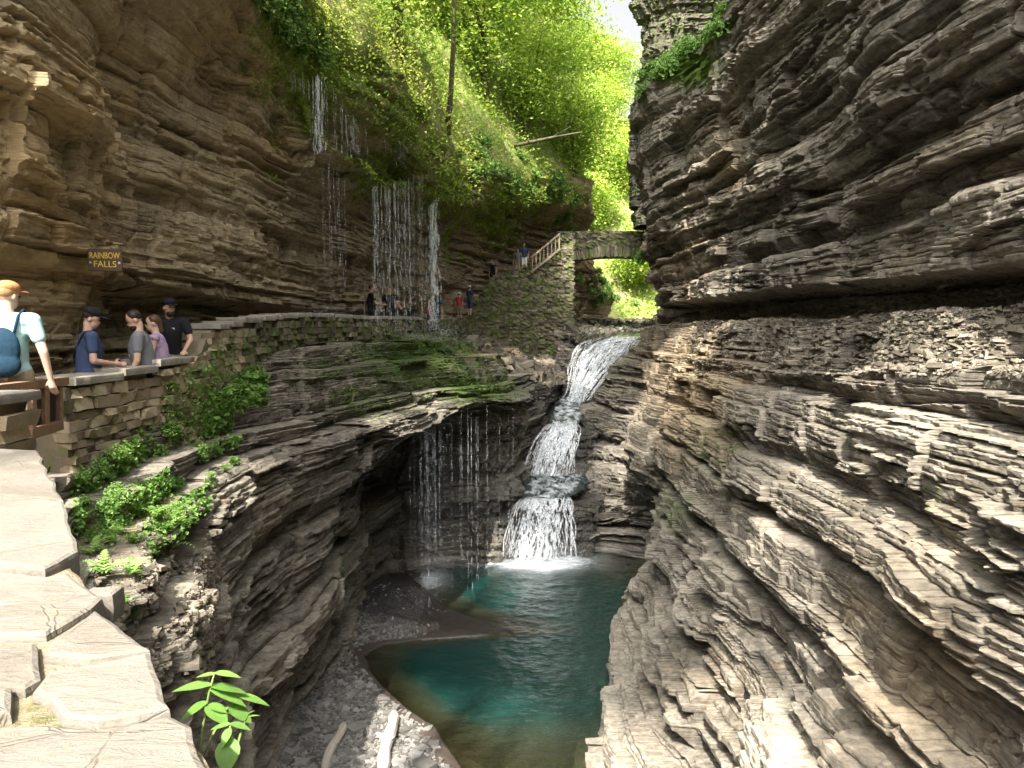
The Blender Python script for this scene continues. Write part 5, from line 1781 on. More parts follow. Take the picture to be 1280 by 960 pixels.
FROND = [frond_mesh(i) for i in range(4)]
TUFT = []
for i in range(4):
    C, val = clumped(44, 8, (0, 0, 0.22), (0.55, 0.55, 0.32), 40 + i, 0.8, 0.1, 0.16)
    r_ = np.random.default_rng(i)
    V, F, lv = leaf_quads(C, r_.uniform(0.07, 0.17, len(C)), 60 + i, 0.8, 0.65)
    TUFT.append(make_mesh('foliage', V, F, 'leaf_broad', False, {'lv': np.clip(lv + np.repeat(val, 4), 0, 1)}))
m = MB()
for i in range(7):
    a_ = i * 0.9
    m.tube([(0, 0, -0.1), (0.12 * math.cos(a_), 0.12 * math.sin(a_), 0.15), (0.3 * math.cos(a_), 0.3 * math.sin(a_), 0.38)], [0.02, 0.012, 0.006], 5)
STEM = make_mesh('stems', m.v, m.f, 'plant_stem')

rp_ = random.Random(12)
LOWS = [par_o for par_o in (left_low,)]


def fern(px, py, size, group, label, objs):
    h = cast(px, py, objs)
    if h is None: return
    loc, nn = h
    if loc.y > 60: return
    r = empty('fern', loc + nn * 0.01)
    k = rp_.randrange(5, 8)
    a0 = rp_.uniform(0, 6)
    for i in range(k):
        obj('frond', FROND[rp_.randrange(4)], r, (0, 0, 0), Euler((rp_.uniform(0.1, 0.7), 0, a0 + i * 6.283 / k + rp_.uniform(-.3, .3))), (size,) * 3)
    tag(r, label, 'fern', group)


def weed(px, py, size, group, label, objs, name='leafy_weed', cat='plant'):
    h = cast(px, py, objs)
    if h is None: return
    loc, nn = h
    if name == 'leafy_weed':
        if loc.z > -0.72: return
        loc = loc + nn * 0.03
        label, group = [('leafy green weed among the rubble beside the pale viewpoint wall', 'weeds on the rubble'), ('leafy green weed on the mossy bank at the foot of the tan parapet', 'weeds at the parapet foot'), ('leafy green weed on the ledge beyond the ivy-clad stretch of parapet', 'weeds on the ledge past the ivy')][0 if loc.y < 7.4 else (1 if loc.y < 9.4 else 2)]
    r = empty(name, loc)
    dirv = (nn + Vector((0, 0, 1.0))).normalized()
    e = dirv.to_track_quat('Z', 'Y').to_euler()
    e2 = Euler((e.x, e.y, e.z))
    obj('foliage', TUFT[rp_.randrange(4)], r, (0, 0, 0), e2, (size, size, size * rp_.uniform(0.55, 1.2)))
    obj('stems', STEM, r, (0, 0, 0), e2, (size,) * 3)
    tag(r, label, cat, group)


bank = [left_low] + [c for c in par.children if c.name.startswith('wall_core')]
for px_, py_ in ((112, 655), (120, 690), (132, 668), (146, 640), (128, 715), (150, 760), (140, 742), (165, 770), (158, 715)):
    fern(px_, py_, rp_.uniform(0.16, 0.24), 'ferns along the near wall', 'small green fern on the scree beside the pale wall top', bank)
for k in range(120):
    f = rp_.random()
    px_ = 92 + 198 * rp_.random()
    py_ = 440 + 240 * rp_.random()
    line = 690 - (px_ - 80) * 1.0
    if abs(py_ - line) < 100 and px_ < 290:
        weed(px_, py_, rp_.uniform(0.10, 0.24), 'weeds on the parapet bank', 'leafy green weed growing on the mossy bank under the parapet', bank)
for px_, py_ in ((215, 650), (205, 668), (232, 662), (222, 640), (210, 690), (190, 640)):
    fern(px_, py_, rp_.uniform(0.2, 0.3), 'ferns on the ledge of the bank', 'fern rooted on the rock ledge below the parapet', bank)
# ivy and small herbs spread over the bank and up the parapet face
P_, S_, T_ = moss_tufts(left_low, 7000, 0.28, 16, 0.0045, 0.0100, lambda q: (q[:, 0] > 88) & (q[:, 0] < 330) & (q[:, 1] > 430) & (np.abs(q[:, 1] - (690 - (q[:, 0] - 80))) < 120))
rv = np.random.default_rng(3)
sv_ = rv.uniform(0.3, 5.2, 2600)
Q_ = []
for s_ in sv_:
    p, yw = par_at(s_)
    if vnoise(np.array([s_ * 1.4]), np.array([0.3]), np.array([0.0]))[0] > -0.1:
        Q_.append((p[0] + math.sin(yw) * rv.uniform(0.02, 0.10), p[1] - math.cos(yw) * rv.uniform(0.02, 0.10), rv.uniform(-1.9, p[2] - 0.1 - 0.5 * rv.random() ** 2)))
Q_ = np.array(Q_)
P_ = np.concatenate([P_, Q_]); S_ = np.concatenate([S_, rv.uniform(0.035, 0.08, len(Q_))]); T_ = np.concatenate([T_, np.zeros(len(Q_))])
V, F, lv = leaf_quads(P_, S_, 19, 0.6, 0.75)
tag(mobj('ivy', V, F, 'leaf_broad', attrs={'lv': np.clip(lv + 0.6 * np.repeat(T_, 4), 0, 1)}), 'ivy and small herbs spreading over the bank and parapet face', 'ivy', kind='stuff')
# plants hanging over the lip above the walk
for k in range(60):
    f = rp_.random()
    px_ = 300 + 95 * f + rp_.uniform(-6, 24)
    py_ = -5 + 105 * f - rp_.uniform(-4, 50)
    weed(px_, py_, rp_.uniform(0.35, 0.7), 'plants trailing over the cliff lip', 'bright leafy plant trailing over the cliff lip left of the falls'.replace(' left of', ' beside'), [left_up, hill_o], 'trailing_plant')
for k in range(34):
    f = rp_.random()
    weed(560 + 165 * f, 165 + 90 * f + rp_.uniform(-25, 40), rp_.uniform(0.6, 1.3), 'shrubs along the brink above the stairs', 'low green shrub on the brink above the stairs', [left_up, hill_o], 'low_shrub', 'shrub')
for k in range(22):
    weed(*((lambda u: (800 + 110 * u, 112 - 92 * u + rp_.uniform(-14, 12)))(rp_.random())), rp_.uniform(0.5, 1.0), 'shrubs on the rock nose', 'sunlit yellow-green shrub on top of the rock nose beside the tower', [right_c, bpy.data.objects['rock_tower']], 'low_shrub', 'shrub')
for k in range(16):
    weed(rp_.uniform(722, 800), rp_.uniform(330, 385), rp_.uniform(0.8, 1.4), 'shrubs under the bridge', 'green shrub on the dark ledge seen beneath the bridge arch', [left_up, right_c, bpy.data.objects['far_hillside'], bpy.data.objects['cascade_bed']], 'low_shrub', 'shrub')
# ------------------------------------------------------------------ people
def cloth(name, c, rough=0.85, pat=None):
    t = NT(name)
    n = t.noise(t.coord((1, 1, 1)), 14, 4, 0.6)
    col = t.mix(t.mr(n, 0.3, 0.7, 0, 0.5), c, tuple(q * 0.72 for q in c))
    if pat:
        v = t.noise(t.coord((1, 1, 1)), 22, 2, 0.5)
        col = t.mix(t.mr(v, 0.45, 0.58), col, pat)
    t.done(t.pbr(col, rough, t.bump(n, 0.4, 0.02), 0.15))


for nm, c in (('c_teal', (0.33, 0.52, 0.52)), ('c_khaki', (0.24, 0.20, 0.14)), ('c_orange', (0.50, 0.22, 0.09)), ('c_navy', (0.045, 0.065, 0.13)), ('c_black', (0.016, 0.016, 0.02)), ('c_jeans', (0.085, 0.10, 0.12)),
              ('c_grey', (0.17, 0.17, 0.185)), ('c_darkblue', (0.012, 0.035, 0.06)), ('c_olive', (0.20, 0.17, 0.10)), ('c_pink', (0.55, 0.26, 0.24)), ('c_red', (0.42, 0.06, 0.07)), ('c_white', (0.72, 0.70, 0.66)), ('c_shoe', (0.06, 0.055, 0.05))):
    cloth(nm, c)
cloth('c_floral', (0.42, 0.27, 0.36), 0.85, (0.25, 0.24, 0.42))
for nm, c in (('skin_a', (0.50, 0.31, 0.225)), ('skin_b', (0.58, 0.38, 0.29)), ('skin_c', (0.42, 0.255, 0.18))):
    t = NT(nm)
    n = t.noise(t.coord(), 9, 3)
    t.done(t.pbr(t.mix(n, c, tuple(q * 0.85 for q in c)), 0.55, None, 0.35))
for nm, c in (('hair_brown', (0.055, 0.030, 0.016)), ('hair_dark', (0.018, 0.012, 0.009)), ('hair_fair', (0.24, 0.15, 0.07))):
    t = NT(nm)
    n = t.noise(t.coord((20, 20, 3)), 3, 3)
    t.done(t.pbr(t.mix(n, c, tuple(q * 1.7 for q in c)), 0.5, t.bump(n, 0.5, 0.01)))
t = NT('eye_dark'); t.done(t.pbr((0.01, 0.01, 0.01), 0.2))
t = NT('lip_red'); t.done(t.pbr((0.33, 0.12, 0.10), 0.5))


_TS = bpy.data.scenes.new('workbench')


class Blob:
    """gathers closed tapered capsules and ellipsoids, then fuses them into one skin by voxel remesh"""
    def __init__(s): s.m = MB()
    def cap(s, a, b, ra, rb, n=12):
        a, b = Vector(a), Vector(b)
        d = b - a
        L = d.length
        d = d.normalized() if L > 1e-6 else Vector((0, 0, 1))
        pts, rad = [], []
        for t_ in (0.02, 0.3, 0.6, 0.85): pts.append(a - d * ra * math.cos(t_ * math.pi / 2)); rad.append(max(0.002, ra * math.sin(t_ * math.pi / 2)))
        for f in (0, 0.33, 0.66, 1): pts.append(a + d * L * f); rad.append(ra + (rb - ra) * f)
        for t_ in (0.85, 0.6, 0.3, 0.02): pts.append(b + d * rb * math.cos(t_ * math.pi / 2)); rad.append(max(0.002, rb * math.sin(t_ * math.pi / 2)))
        s.m.tube(pts, rad, n)
    def ell(s, c, r, M=None):
        V, F, nu, nv = [], [], 14, 9
        for j in range(nv + 1):
            p = math.pi * (0.03 + 0.94 * j / nv)
            for i in range(nu):
                q = 2 * math.pi * i / nu
                v = Vector((math.sin(p) * math.cos(q) * r[0], math.sin(p) * math.sin(q) * r[1], math.cos(p) * r[2]))
                V.append((M @ v if M else v) + Vector(c))
        for j in range(nv):
            for i in range(nu): F.append((j * nu + i, (j + 1) * nu + i, (j + 1) * nu + (i + 1) % nu, j * nu + (i + 1) % nu))
        F.append(tuple(range(nu)))
        F.append(tuple(nv * nu + i for i in range(nu - 1, -1, -1)))
        s.m.add(V, F)
    def build(s, name, mat, parent, vox, smooth=4, cut=None):
        me = bpy.data.meshes.new(name)
        me.from_pydata([tuple(v) for v in s.m.v], [], s.m.f)
        me.update()
        tmp = bpy.data.objects.new(name + '_tmp', me)
        _TS.collection.objects.link(tmp)
        md = tmp.modifiers.new('r', 'REMESH'); md.mode = 'VOXEL'; md.voxel_size = vox; md.use_smooth_shade = True
        if smooth:
            ms = tmp.modifiers.new('s', 'SMOOTH'); ms.iterations = smooth; ms.factor = 0.5
        _TS.view_layers[0].update()
        dg = _TS.view_layers[0].depsgraph
        out = bpy.data.meshes.new_from_object(tmp.evaluated_get(dg))
        bpy.data.objects.remove(tmp)
        bpy.data.meshes.remove(me)
        out.name = name
        out.materials.clear()
        out.materials.append(MAT[mat])
        return obj(name, out, parent)


def person(label, px, D, top_py, H, yaw, skin, shirt, legs, hair='hair_brown', hat=None, hatc=None, short=True, pose=None, look=(0, 0), lean=0.0, extra=(), long_hair=False, beard=False, sleeveless=False, glasses=False, vox=0.010, female=False, group=None, foot=None):
    """stands at pixel column px, distance D, its crown at pixel row top_py"""
    crown = W(px, top_py, D)
    root = empty('person', Vector((crown.x, crown.y, crown.z - H)), yaw)
    k = H / 1.75
    pose = pose or {}
    J = {'pel': (0, 0, .95), 'chest': (0, 0.0, 1.28), 'neck': (0, -0.015, 1.47), 'head': (0, 0.015, 1.63)}
    for s_, sg_ in (('l', -1), ('r', 1)):
        wsh = 0.175 if female else 0.20
        J['sh' + s_] = (sg_ * wsh, -0.01, 1.42)
        J['el' + s_] = (sg_ * (wsh + 0.055), -0.03, 1.13)
        J['wr' + s_] = (sg_ * (wsh + 0.06), 0.05, 0.88)
        J['hip' + s_] = (sg_ * 0.09, 0, .93)
        J['kn' + s_] = (sg_ * 0.10, 0.025, .50)
        J['an' + s_] = (sg_ * 0.105, -0.02, .09)
    J.update(pose)
    J = {a: Vector(b) for a, b in J.items()}
    if lean:
        Rm = Matrix.Rotation(-lean, 3, 'X')
        for a in list(J):
            if a in ('chest', 'neck', 'head') or a[:2] == 'sh' or (a[:2] in ('el', 'wr') and a not in pose):
                J[a] = Rm @ (J[a] - J['pel']) + J['pel']
    for a in J: J[a] = J[a] * k
    K = lambda v: v * k
    hd = J['head']
    HM = Matrix.Rotation(look[0], 3, 'Z') @ Matrix.Rotation(look[1], 3, 'X')
    hp = lambda x, y, z: hd + HM @ Vector((K(x), K(y), K(z)))
    # body: one skin
    b = Blob()
    b.cap(J['pel'], J['chest'], K(.125), K(.135)); b.ell(J['chest'] + Vector((0, 0, K(.06))), (K(.165), K(.105), K(.15))); b.ell(J['pel'], (K(.155), K(.11), K(.12)))
    b.cap(J['neck'] - Vector((0, 0, K(.03))), hp(0, -.02, -.06), K(.058), K(.052))
    b.ell(hp(0, -.005, .03), (K(.075), K(.092), K(.095)), HM); b.ell(hp(0, .022, -.045), (K(.058), K(.068), K(.07)), HM)
    b.cap(hp(0, .080, .012), hp(0, .094, -.022), K(.009), K(.013))
    for sx in (-1, 1): b.ell(hp(sx * .076, -.01, -.005), (K(.012), K(.02), K(.03)), HM)
    b.cap(J['shl'], J['shr'], K(.062), K(.062))
    for s_ in 'lr':
        b.cap(J['sh' + s_], J['el' + s_], K(.050), K(.040)); b.cap(J['el' + s_], J['wr' + s_], K(.039), K(.026))
        b.cap(J['hip' + s_], J['kn' + s_], K(.085), K(.057)); b.cap(J['kn' + s_], J['an' + s_], K(.056), K(.037))
        b.cap(J['an' + s_] - Vector((0, 0, K(.03))), J['an' + s_] + Vector((0, K(.13), K(-.055))), K(.036), K(.03))
        # hand: palm, four fingers of their own lengths, thumb off the side
        wv, fd = J['wr' + s_], (J['wr' + s_] - J['el' + s_]).normalized()
        sd_ = fd.cross(Vector((0, 1, 0.2)))
        if sd_.length < 0.2: sd_ = Vector((1, 0, 0))
        sd_.normalize()
        pn = sd_.cross(fd).normalized()
        b.cap(wv, wv + fd * K(.075), K(.024), K(.030))
        for q, (ln, o_) in enumerate(((.070, -.027), (.082, -.009), (.077, .009), (.060, .026))):
            a0 = wv + fd * K(.085) + sd_ * K(o_)
            a1 = a0 + fd * K(ln * .55) + pn * K(.008)
            b.cap(a0, a1, K(.0095), K(.0088)); b.cap(a1, a1 + fd * K(ln * .4) + pn * K(.024), K(.0088), K(.0075))
        t0 = wv + fd * K(.03) - sd_ * K(.028)
        t1 = t0 + fd * K(.035) - sd_ * K(.028) + pn * K(.01)
        b.cap(t0, t1, K(.012), K(.011)); b.cap(t1, t1 + fd * K(.03) - sd_ * K(.006) + pn * K(.012), K(.011), K(.009))
    b.build('body', skin, root, vox)
    # shirt
    c = Blob()
    g_ = K(.016)
    c.cap(J['pel'] + Vector((0, 0, K(.06))), J['chest'], K(.125) + g_, K(.135) + g_)
    c.ell(J['chest'] + Vector((0, 0, K(.06))), (K(.165) + g_, K(.108) + g_, K(.15) + g_))
    c.ell(J['pel'] + Vector((0, 0, K(.03))), (K(.158) + g_, K(.115) + g_, K(.11)))
    c.cap(J['shl'], J['shr'], K(.062) + g_ * (0.2 if sleeveless else 0.8), K(.062) + g_ * (0.2 if sleeveless else .8))
    for s_ in 'lr':
        f = 0.06 if sleeveless else 0.55
        if not sleeveless: c.cap(J['sh' + s_], J['sh' + s_].lerp(J['el' + s_], f), K(.056) + g_, K(.062))
    c.build('shirt', shirt, root, max(vox, 0.012))
    l = Blob()
    l.ell(J['pel'] - Vector((0, 0, K(.01))), (K(.163), K(.12), K(.12)))
    for s_ in 'lr':
        e_ = J['kn' + s_] if short else J['an' + s_]
        l.cap(J['hip' + s_], J['hip' + s_].lerp(J['kn' + s_], 0.92), K(.10), K(.085))
        if not short: l.cap(J['kn' + s_], J['an' + s_] + Vector((0, 0, K(.02))), K(.078), K(.058))
    l.build('shorts' if short else 'trousers', legs, root, max(vox, 0.013))
    for s_ in 'lr':
        sh = Blob()
        an = J['an' + s_]
        sh.cap(an + Vector((0, -K(.02), -K(.035))), an + Vector((0, K(.15), -K(.052))), K(.046), K(.038))
        sh.build('shoe', 'c_shoe', root, 0.014, 2)
    # hair, hat, face
    h = Blob()
    h.ell(hp(0, -.022, .05), (K(.084), K(.090), K(.088)), HM)
    if long_hair:
        h.cap(hp(0, -.085, .03), hp(0, -.105, -.12), K(.045), K(.028))
    h.build('hair', hair, root, 0.012, 3)
    if beard:
        q = Blob(); q.ell(hp(0, .045, -.075), (K(.060), K(.055), K(.052)), HM); q.build('beard', hair, root, 0.010, 2)
    if hat == 'cap':
        q = Blob(); q.ell(hp(0, -.008, .082), (K(.094), K(.106), K(.066)), HM); cp = q.build('cap', hatc, root, 0.010, 2); q = Blob(); q.ell(hp(0, .115, .057), (K(.072), K(.085), K(.013)), HM); q.build('brim', hatc, cp, 0.008, 1)
    if hat == 'sunhat':
        q = Blob(); q.ell(hp(0, -.005, .095), (K(.092), K(.10), K(.075)), HM); cp = q.build('sun_hat', hatc, root, 0.012, 2); q = Blob(); q.ell(hp(0, 0, .062), (K(.17), K(.18), K(.018)), HM); q.build('brim', hatc, cp, 0.010, 1)
    for sx in (-1, 1):
        q = MB(); p = hp(sx * .031, .083, .012)
        q.box(p, (K(.040 if glasses else .022), K(.014), K(.028 if glasses else .010)), HM.to_3x3())
        q.build('lens' if glasses else 'eye', 'eye_dark', root)
    q = MB(); q.box(hp(0, .087, -.058), (K(.045), K(.008), K(.010)), HM); q.build('mouth', 'lip_red', root)
    tag(root, label, 'person', group)
    return root, J, k


def strap(root, name, pts, r, mat):
    m = MB(); m.tube(pts, r, 8); return m.build(name, mat, root, True)


# the five on the walk by the parapet
p1_, J1, k1 = person('person in pale teal t-shirt and orange cap wearing a dark drawstring bag, seen from behind', 8, 6.8, 354, 1.80, R(8), 'skin_b', 'c_teal', 'c_khaki', 'hair_fair', 'cap', 'c_orange', pose={'elr': (.29, -.03, 1.14), 'wrr': (.31, .03, .90)}, look=(R(-20), R(-5)))
bg_ = Blob(); bg_.ell((0.03, -0.17 * k1, 1.17 * k1), (0.145, 0.075, 0.20)); bg_.ell((0.03, -0.18 * k1, 1.04 * k1), (0.15, 0.08, 0.12)); bag = bg_.build('drawstring_bag', 'c_darkblue', p1_, 0.012, 3)
for sx in (-1, 1): strap(bag, 'bag_strap', [(sx * .10, -.13, 1.30 * k1), (sx * .125, -.09, 1.46 * k1), (sx * .12, .02, 1.515 * k1), (sx * .11, .11, 1.42 * k1)], 0.012, 'c_darkblue')

p2_, J2, k2 = person('person in navy t-shirt, dark cap and grey jeans gripping a walking pole', 107, 9.0, 386, 1.78, R(-52), 'skin_a', 'c_navy', 'c_jeans', 'hair_dark', 'cap', 'c_black', short=False,
                     pose={'elr': (.25, .02, 1.14), 'wrr': (.12, .25, 1.10), 'ell': (-.24, .03, 1.14), 'wrl': (-.06, .26, 1.08)}, look=(R(-15), R(-18)), lean=0.06)
m = MB(); m.tube([(0.04, 0.36, 0.02), (0.03, 0.33, 1.16 * k2)], [0.011, 0.014], 8); tag(m.build('walking_pole', 'c_black', None), 'dark walking pole held upright by the person in navy', 'pole')
wp = bpy.data.objects['walking_pole']; wp.location = p2_.location; wp.rotation_euler = (0, 0, R(-52))
strap(p2_, 'shoulder_strap', [(-.13, .14, 1.05 * k2), (-.02, .145, 1.28 * k2), (.12, .06, 1.50 * k2), (.13, -.06, 1.46 * k2), (.0, -.145, 1.2 * k2), (-.15, -.10, 1.0 * k2)], 0.014, 'c_black')

p3_, J3, k3 = person('bearded person in grey printed t-shirt bending over the parapet', 178, 9.7, 388, 1.80, R(112), 'skin_a', 'c_grey', 'c_black', 'hair_dark', None, None, beard=True,
                     pose={'ell': (-.26, .06, 1.13), 'wrl': (-.24, .16, .93), 'elr': (.25, -.02, 1.12), 'wrr': (.24, .10, .90)}, look=(R(10), R(-28)), lean=0.12)
pr = MB()
pr.box((-0.03, 0.168, 1.34), (.07, .004, .055), Matrix.Rotation(-0.15, 3, 'X')); pr.box((-0.03, 0.166, 1.285), (.035, .004, .03), Matrix.Rotation(-0.15, 3, 'X'))
for i_ in range(5): pr.box((-0.10 + i_ * .036, 0.163, 1.22), (.026, .004, .042), Matrix.Rotation(-0.1, 3, 'X'))
pr.build('shirt_print', 'c_white', p3_)

person('person in sleeveless pink and lilac patterned top with sunglasses and tied brown hair', 198, 10.3, 394, 1.66, R(108), 'skin_b', 'c_floral', 'c_black', 'hair_brown', None, None, long_hair=True, sleeveless=True, glasses=True, female=True,
       pose={'ell': (-.22, .10, 1.12), 'wrl': (-.18, .22, .98), 'elr': (.22, .05, 1.12), 'wrr': (.20, .20, .96)}, look=(R(10), R(-6)), lean=0.10)
p5_, J5, k5 = person('person in black t-shirt and black cap leaning with both hands on the coping', 212, 11.2, 374, 1.80, R(200), 'skin_a', 'c_black', 'c_black', 'hair_dark', 'cap', 'c_black', beard=True,
       pose={'ell': (-.27, .12, 1.16), 'wrl': (-.20, .34, 1.02), 'elr': (.27, .10, 1.15), 'wrr': (.20, .34, 1.02)}, look=(R(30), R(-4)), lean=0.16)
pr = MB()
pr.box((-0.03, 0.185, 1.36), (.075, .004, .03), Matrix.Rotation(-0.2, 3, 'X'))
pr.build('shirt_print', 'c_white', p5_)
# behind the falls
person('person in black t-shirt holding a long pole behind the falls', 464, 25.0, 356, 1.82, R(-70), 'skin_c', 'c_black', 'c_black', 'hair_brown', pose={'elr': (.25, .10, 1.15), 'wrr': (.14, .34, 1.12), 'ell': (-.27, .05, 1.2), 'wrl': (-.2, .2, 1.38)}, vox=0.018)
m = MB(); m.tube([W(455, 402, 24.9), W(457, 352, 24.9)], [0.025, 0.02], 8); o = m.build('hiking_staff', 'grey_wood', None); tag(o, 'tall wooden staff held by the black-shirted person behind the falls', 'staff')
person('person in black t-shirt with arms spread behind the falls, facing the glen', 487, 26.5, 359, 1.78, R(178), 'skin_a', 'c_black', 'c_black', 'hair_dark', pose={'ell': (-.30, .10, 1.2), 'wrl': (-.42, .26, 1.05), 'elr': (.30, .06, 1.17), 'wrr': (.26, .2, .98)}, vox=0.018)
person('person in olive shirt strolling behind the falling strands', 525, 32.0, 369, 1.62, R(-60), 'skin_b', 'c_olive', 'c_khaki', 'hair_fair', vox=0.02)
person('small person in pink top beside the one in olive', 536, 33.2, 374, 1.45, R(-75), 'skin_b', 'c_pink', 'c_jeans', 'hair_fair', female=True, sleeveless=True, vox=0.02)
person('person in dark top half hidden by the thickest falling strand', 546, 34.6, 367, 1.66, R(190), 'skin_c', 'c_darkblue', 'c_black', 'hair_dark', 'cap', 'c_white', vox=0.02)
person('person in red top and white sun hat at the foot of the stairs', 574, 39.5, 366, 1.58, R(-20), 'skin_b', 'c_red', 'c_khaki', 'hair_brown', 'sunhat', 'c_white', female=True, vox=0.02)
person('person in navy top and pale sun hat starting up the stairs', 587, 40.6, 357.5, 1.66, R(-50), 'skin_b', 'c_navy', 'c_navy', 'hair_brown', 'sunhat', 'c_white', pose={'elr': (.27, .12, 1.2), 'wrr': (.22, .36, 1.22)}, vox=0.02)
person('person in dark sleeveless top halfway up the stairs', 616, 42.6, 325.5, 1.66, R(150), 'skin_b', 'c_black', 'c_black', 'hair_brown', female=True, sleeveless=True, vox=0.02)
person('person in grey shirt at the low end of the wooden stair railing', 647, 43.2, 310.5, 1.66, R(170), 'skin_c', 'c_grey', 'c_khaki', 'hair_dark', vox=0.02)
person('person in dark navy shirt with a pale emblem near the wooden stair railing', 655, 43.4, 304, 1.78, R(185), 'skin_a', 'c_navy', 'c_white', 'hair_dark', vox=0.02)
bpy.data.scenes.remove(_TS)
# ------------------------------------------------------------------ falling strands, spray, loose stones, driftwood
t = NT('falling_water')
al = t.mr(t.noise(t.pos((6, 6, 0.9)), 3.0, 4, 0.7), 0.36, 0.68, 0.0, 0.42)
t.done(t.pbr((0.82, 0.86, 0.90), 0.2, None, 0.6, Alpha=al, **{'Emission Strength': 0.0}))
t = NT('spray')
t.done(t.pbr((0.85, 0.88, 0.90), 0.4, None, 0.5, Alpha=0.4))


def strands(items, name, label, seed):
    """items: (px, py_top, py_bottom, D, width m). ribbons of falling water broken into drops towards the foot"""
    r = random.Random(seed)
    V, F = [], []
    base = W(items[0][0], items[0][2], items[0][3])
    for (px_, a_, b_, D_, wd) in items:
        top, bot = W(px_, a_, D_), W(px_, b_, D_)
        z = top.z
        x0, y0 = top.x, top.y
        tot = top.z - bot.z
        while z > bot.z:
            f = (top.z - z) / max(tot, .01)
            L = r.uniform(0.12, 0.6) * (1.3 - 0.8 * f)
            gap = r.uniform(0.0, 0.10) * (0.15 + 2.2 * f)
            w0 = wd * r.uniform(0.5, 1.2)
            z1 = max(bot.z, z - L)
            jx, jy = r.gauss(0, wd * (0.3 + 1.6 * f)), r.gauss(0, wd)
            k = len(V)
            for zz_, ws in ((z, 0.35), (z - (z - z1) * .3, 1.0), (z - (z - z1) * .75, 0.9), (z1, 0.25)):
                for q in range(4):
                    an = q * math.pi / 2 + 0.6
                    V.append((x0 + jx + math.cos(an) * w0 * ws * .5 - base.x, y0 + jy + math.sin(an) * w0 * ws * .5 - base.y, zz_ - base.z))
            for lv in range(3):
                for q in range(4): F.append((k + lv * 4 + q, k + lv * 4 + (q + 1) % 4, k + lv * 4 + 4 + (q + 1) % 4, k + lv * 4 + 4 + q))
            z = z1 - gap
    o = empty('waterfall', base)
    mobj('water_strands', np.array(V), np.array(F), 'falling_water', o)['kind'] = 'stuff'
    tag(o, label, 'waterfall')
    return o


rw = random.Random(3)
strands([(398 + rw.gauss(0, 3.4), 92 + rw.uniform(0, 6), 190 + rw.uniform(-2, 4), 17.0 + rw.uniform(-.1, .15), rw.uniform(0.012, 0.03)) for _ in range(26)], 'fall_strand', 'narrow white fall at the outer edge of the upper drop, landing on the mossy lip', 1)
strands([(rw.uniform(412, 520), 0, 0, 0, 0) for _ in range(0)] + [(x_, 100 + (x_ - 405) * 0.70 + rw.uniform(0, 4), 196 + max(0, x_ - 470) * 0.35 + rw.uniform(-10, 6), 17.4 + (x_ - 405) * 0.052, rw.uniform(0.006, 0.018)) for x_ in [405 + 118 * rw.random() for _ in range(46)]],
        'fall_strand', 'sparse curtain of thin drips across the dark hollow under the mossy band', 2)
strands([(x_, 232 - abs(x_ - 480) * 0.35 + rw.uniform(-2, 6), 402 + rw.uniform(-8, 14), 20.0 + (x_ - 465) * 0.09, rw.uniform(0.008, 0.024)) for x_ in [464 + 66 * rw.random() ** 1.2 for _ in range(44)]],
        'fall_strand', 'wide veil of white strands in front of the walkers', 3)
strands([(541 + rw.gauss(0, 3.6), 205 + rw.uniform(0, 10), 405 + rw.uniform(-4, 8), 29.0 + rw.uniform(-.3, .3), rw.uniform(0.03, 0.075)) for _ in range(34)], 'fall_strand', 'thickest white fall dropping past the foot of the stairs side', 4)
strands([(x_, 188 + rw.uniform(0, 14), 385 + rw.uniform(-15, 10), 17.6 + (x_ - 398) * 0.05, rw.uniform(0.005, 0.012)) for x_ in [398 + 34 * rw.random() for _ in range(13)]], 'fall_strand', 'faint drips below the mossy lip against the dark cliff', 5)
strands([(x_, 82 + (x_ - 360) * 0.6 + rw.uniform(0, 4), 108 + (x_ - 360) * .55 + rw.uniform(-4, 6), 16.0 + (x_ - 360) * .03, rw.uniform(0.006, 0.014)) for x_ in [362 + 30 * rw.random() for _ in range(16)]], 'fall_strand', 'short fringe of drips under the leafy lip', 6)
low = []
for _ in range(50):
    x_ = 498 + 145 * rw.random() ** 1.0 if rw.random() < 0.55 else rw.gauss(537, 9)
    t_ = 505 + 35 * min(1, max(0, (560 - x_) / 40)) if x_ < 562 else 500 + (x_ - 560) * 0.1
    D_ = float(np.interp(x_, [498, 530, 562, 640], [18.6, 19.2, 21.2, 23.6]))
    low.append((x_, t_ + rw.uniform(-2, 8), 405 + 7.95 * 930 / D_ * rw.uniform(0.92, 1.0), D_, rw.uniform(0.005, 0.012) * (1.4 if abs(x_ - 537) < 14 else 1)))
strands(low, 'fall_strand', 'lower curtain of strands falling from the shelf lip into the dark recess', 7)

# spray where the falls land
def drops(name, label, blobs, seed, size):
    r = np.random.default_rng(seed)
    C = np.concatenate([np.array(W(a, b, D_)) + r.normal(0, 1, (n, 3)) * np.array(s_) for (a, b, D_, s_, n) in blobs])
    V0 = np.array([(1, 0, 0), (-1, 0, 0), (0, 1, 0), (0, -1, 0), (0, 0, 1.3), (0, 0, -1.3)], float)
    F0 = np.array([(0, 2, 4), (2, 1, 4), (1, 3, 4), (3, 0, 4), (2, 0, 5), (1, 2, 5), (3, 1, 5), (0, 3, 5)])
    sz = size * r.uniform(0.4, 1.3, len(C))
    V = (C[:, None] + V0[None] * sz[:, None, None]).reshape(-1, 3)
    F = (F0[None] + (np.arange(len(C)) * 6)[:, None, None]).reshape(-1, 3)
    tag(mobj(name, V, F, 'spray'), label, 'spray', kind='stuff')


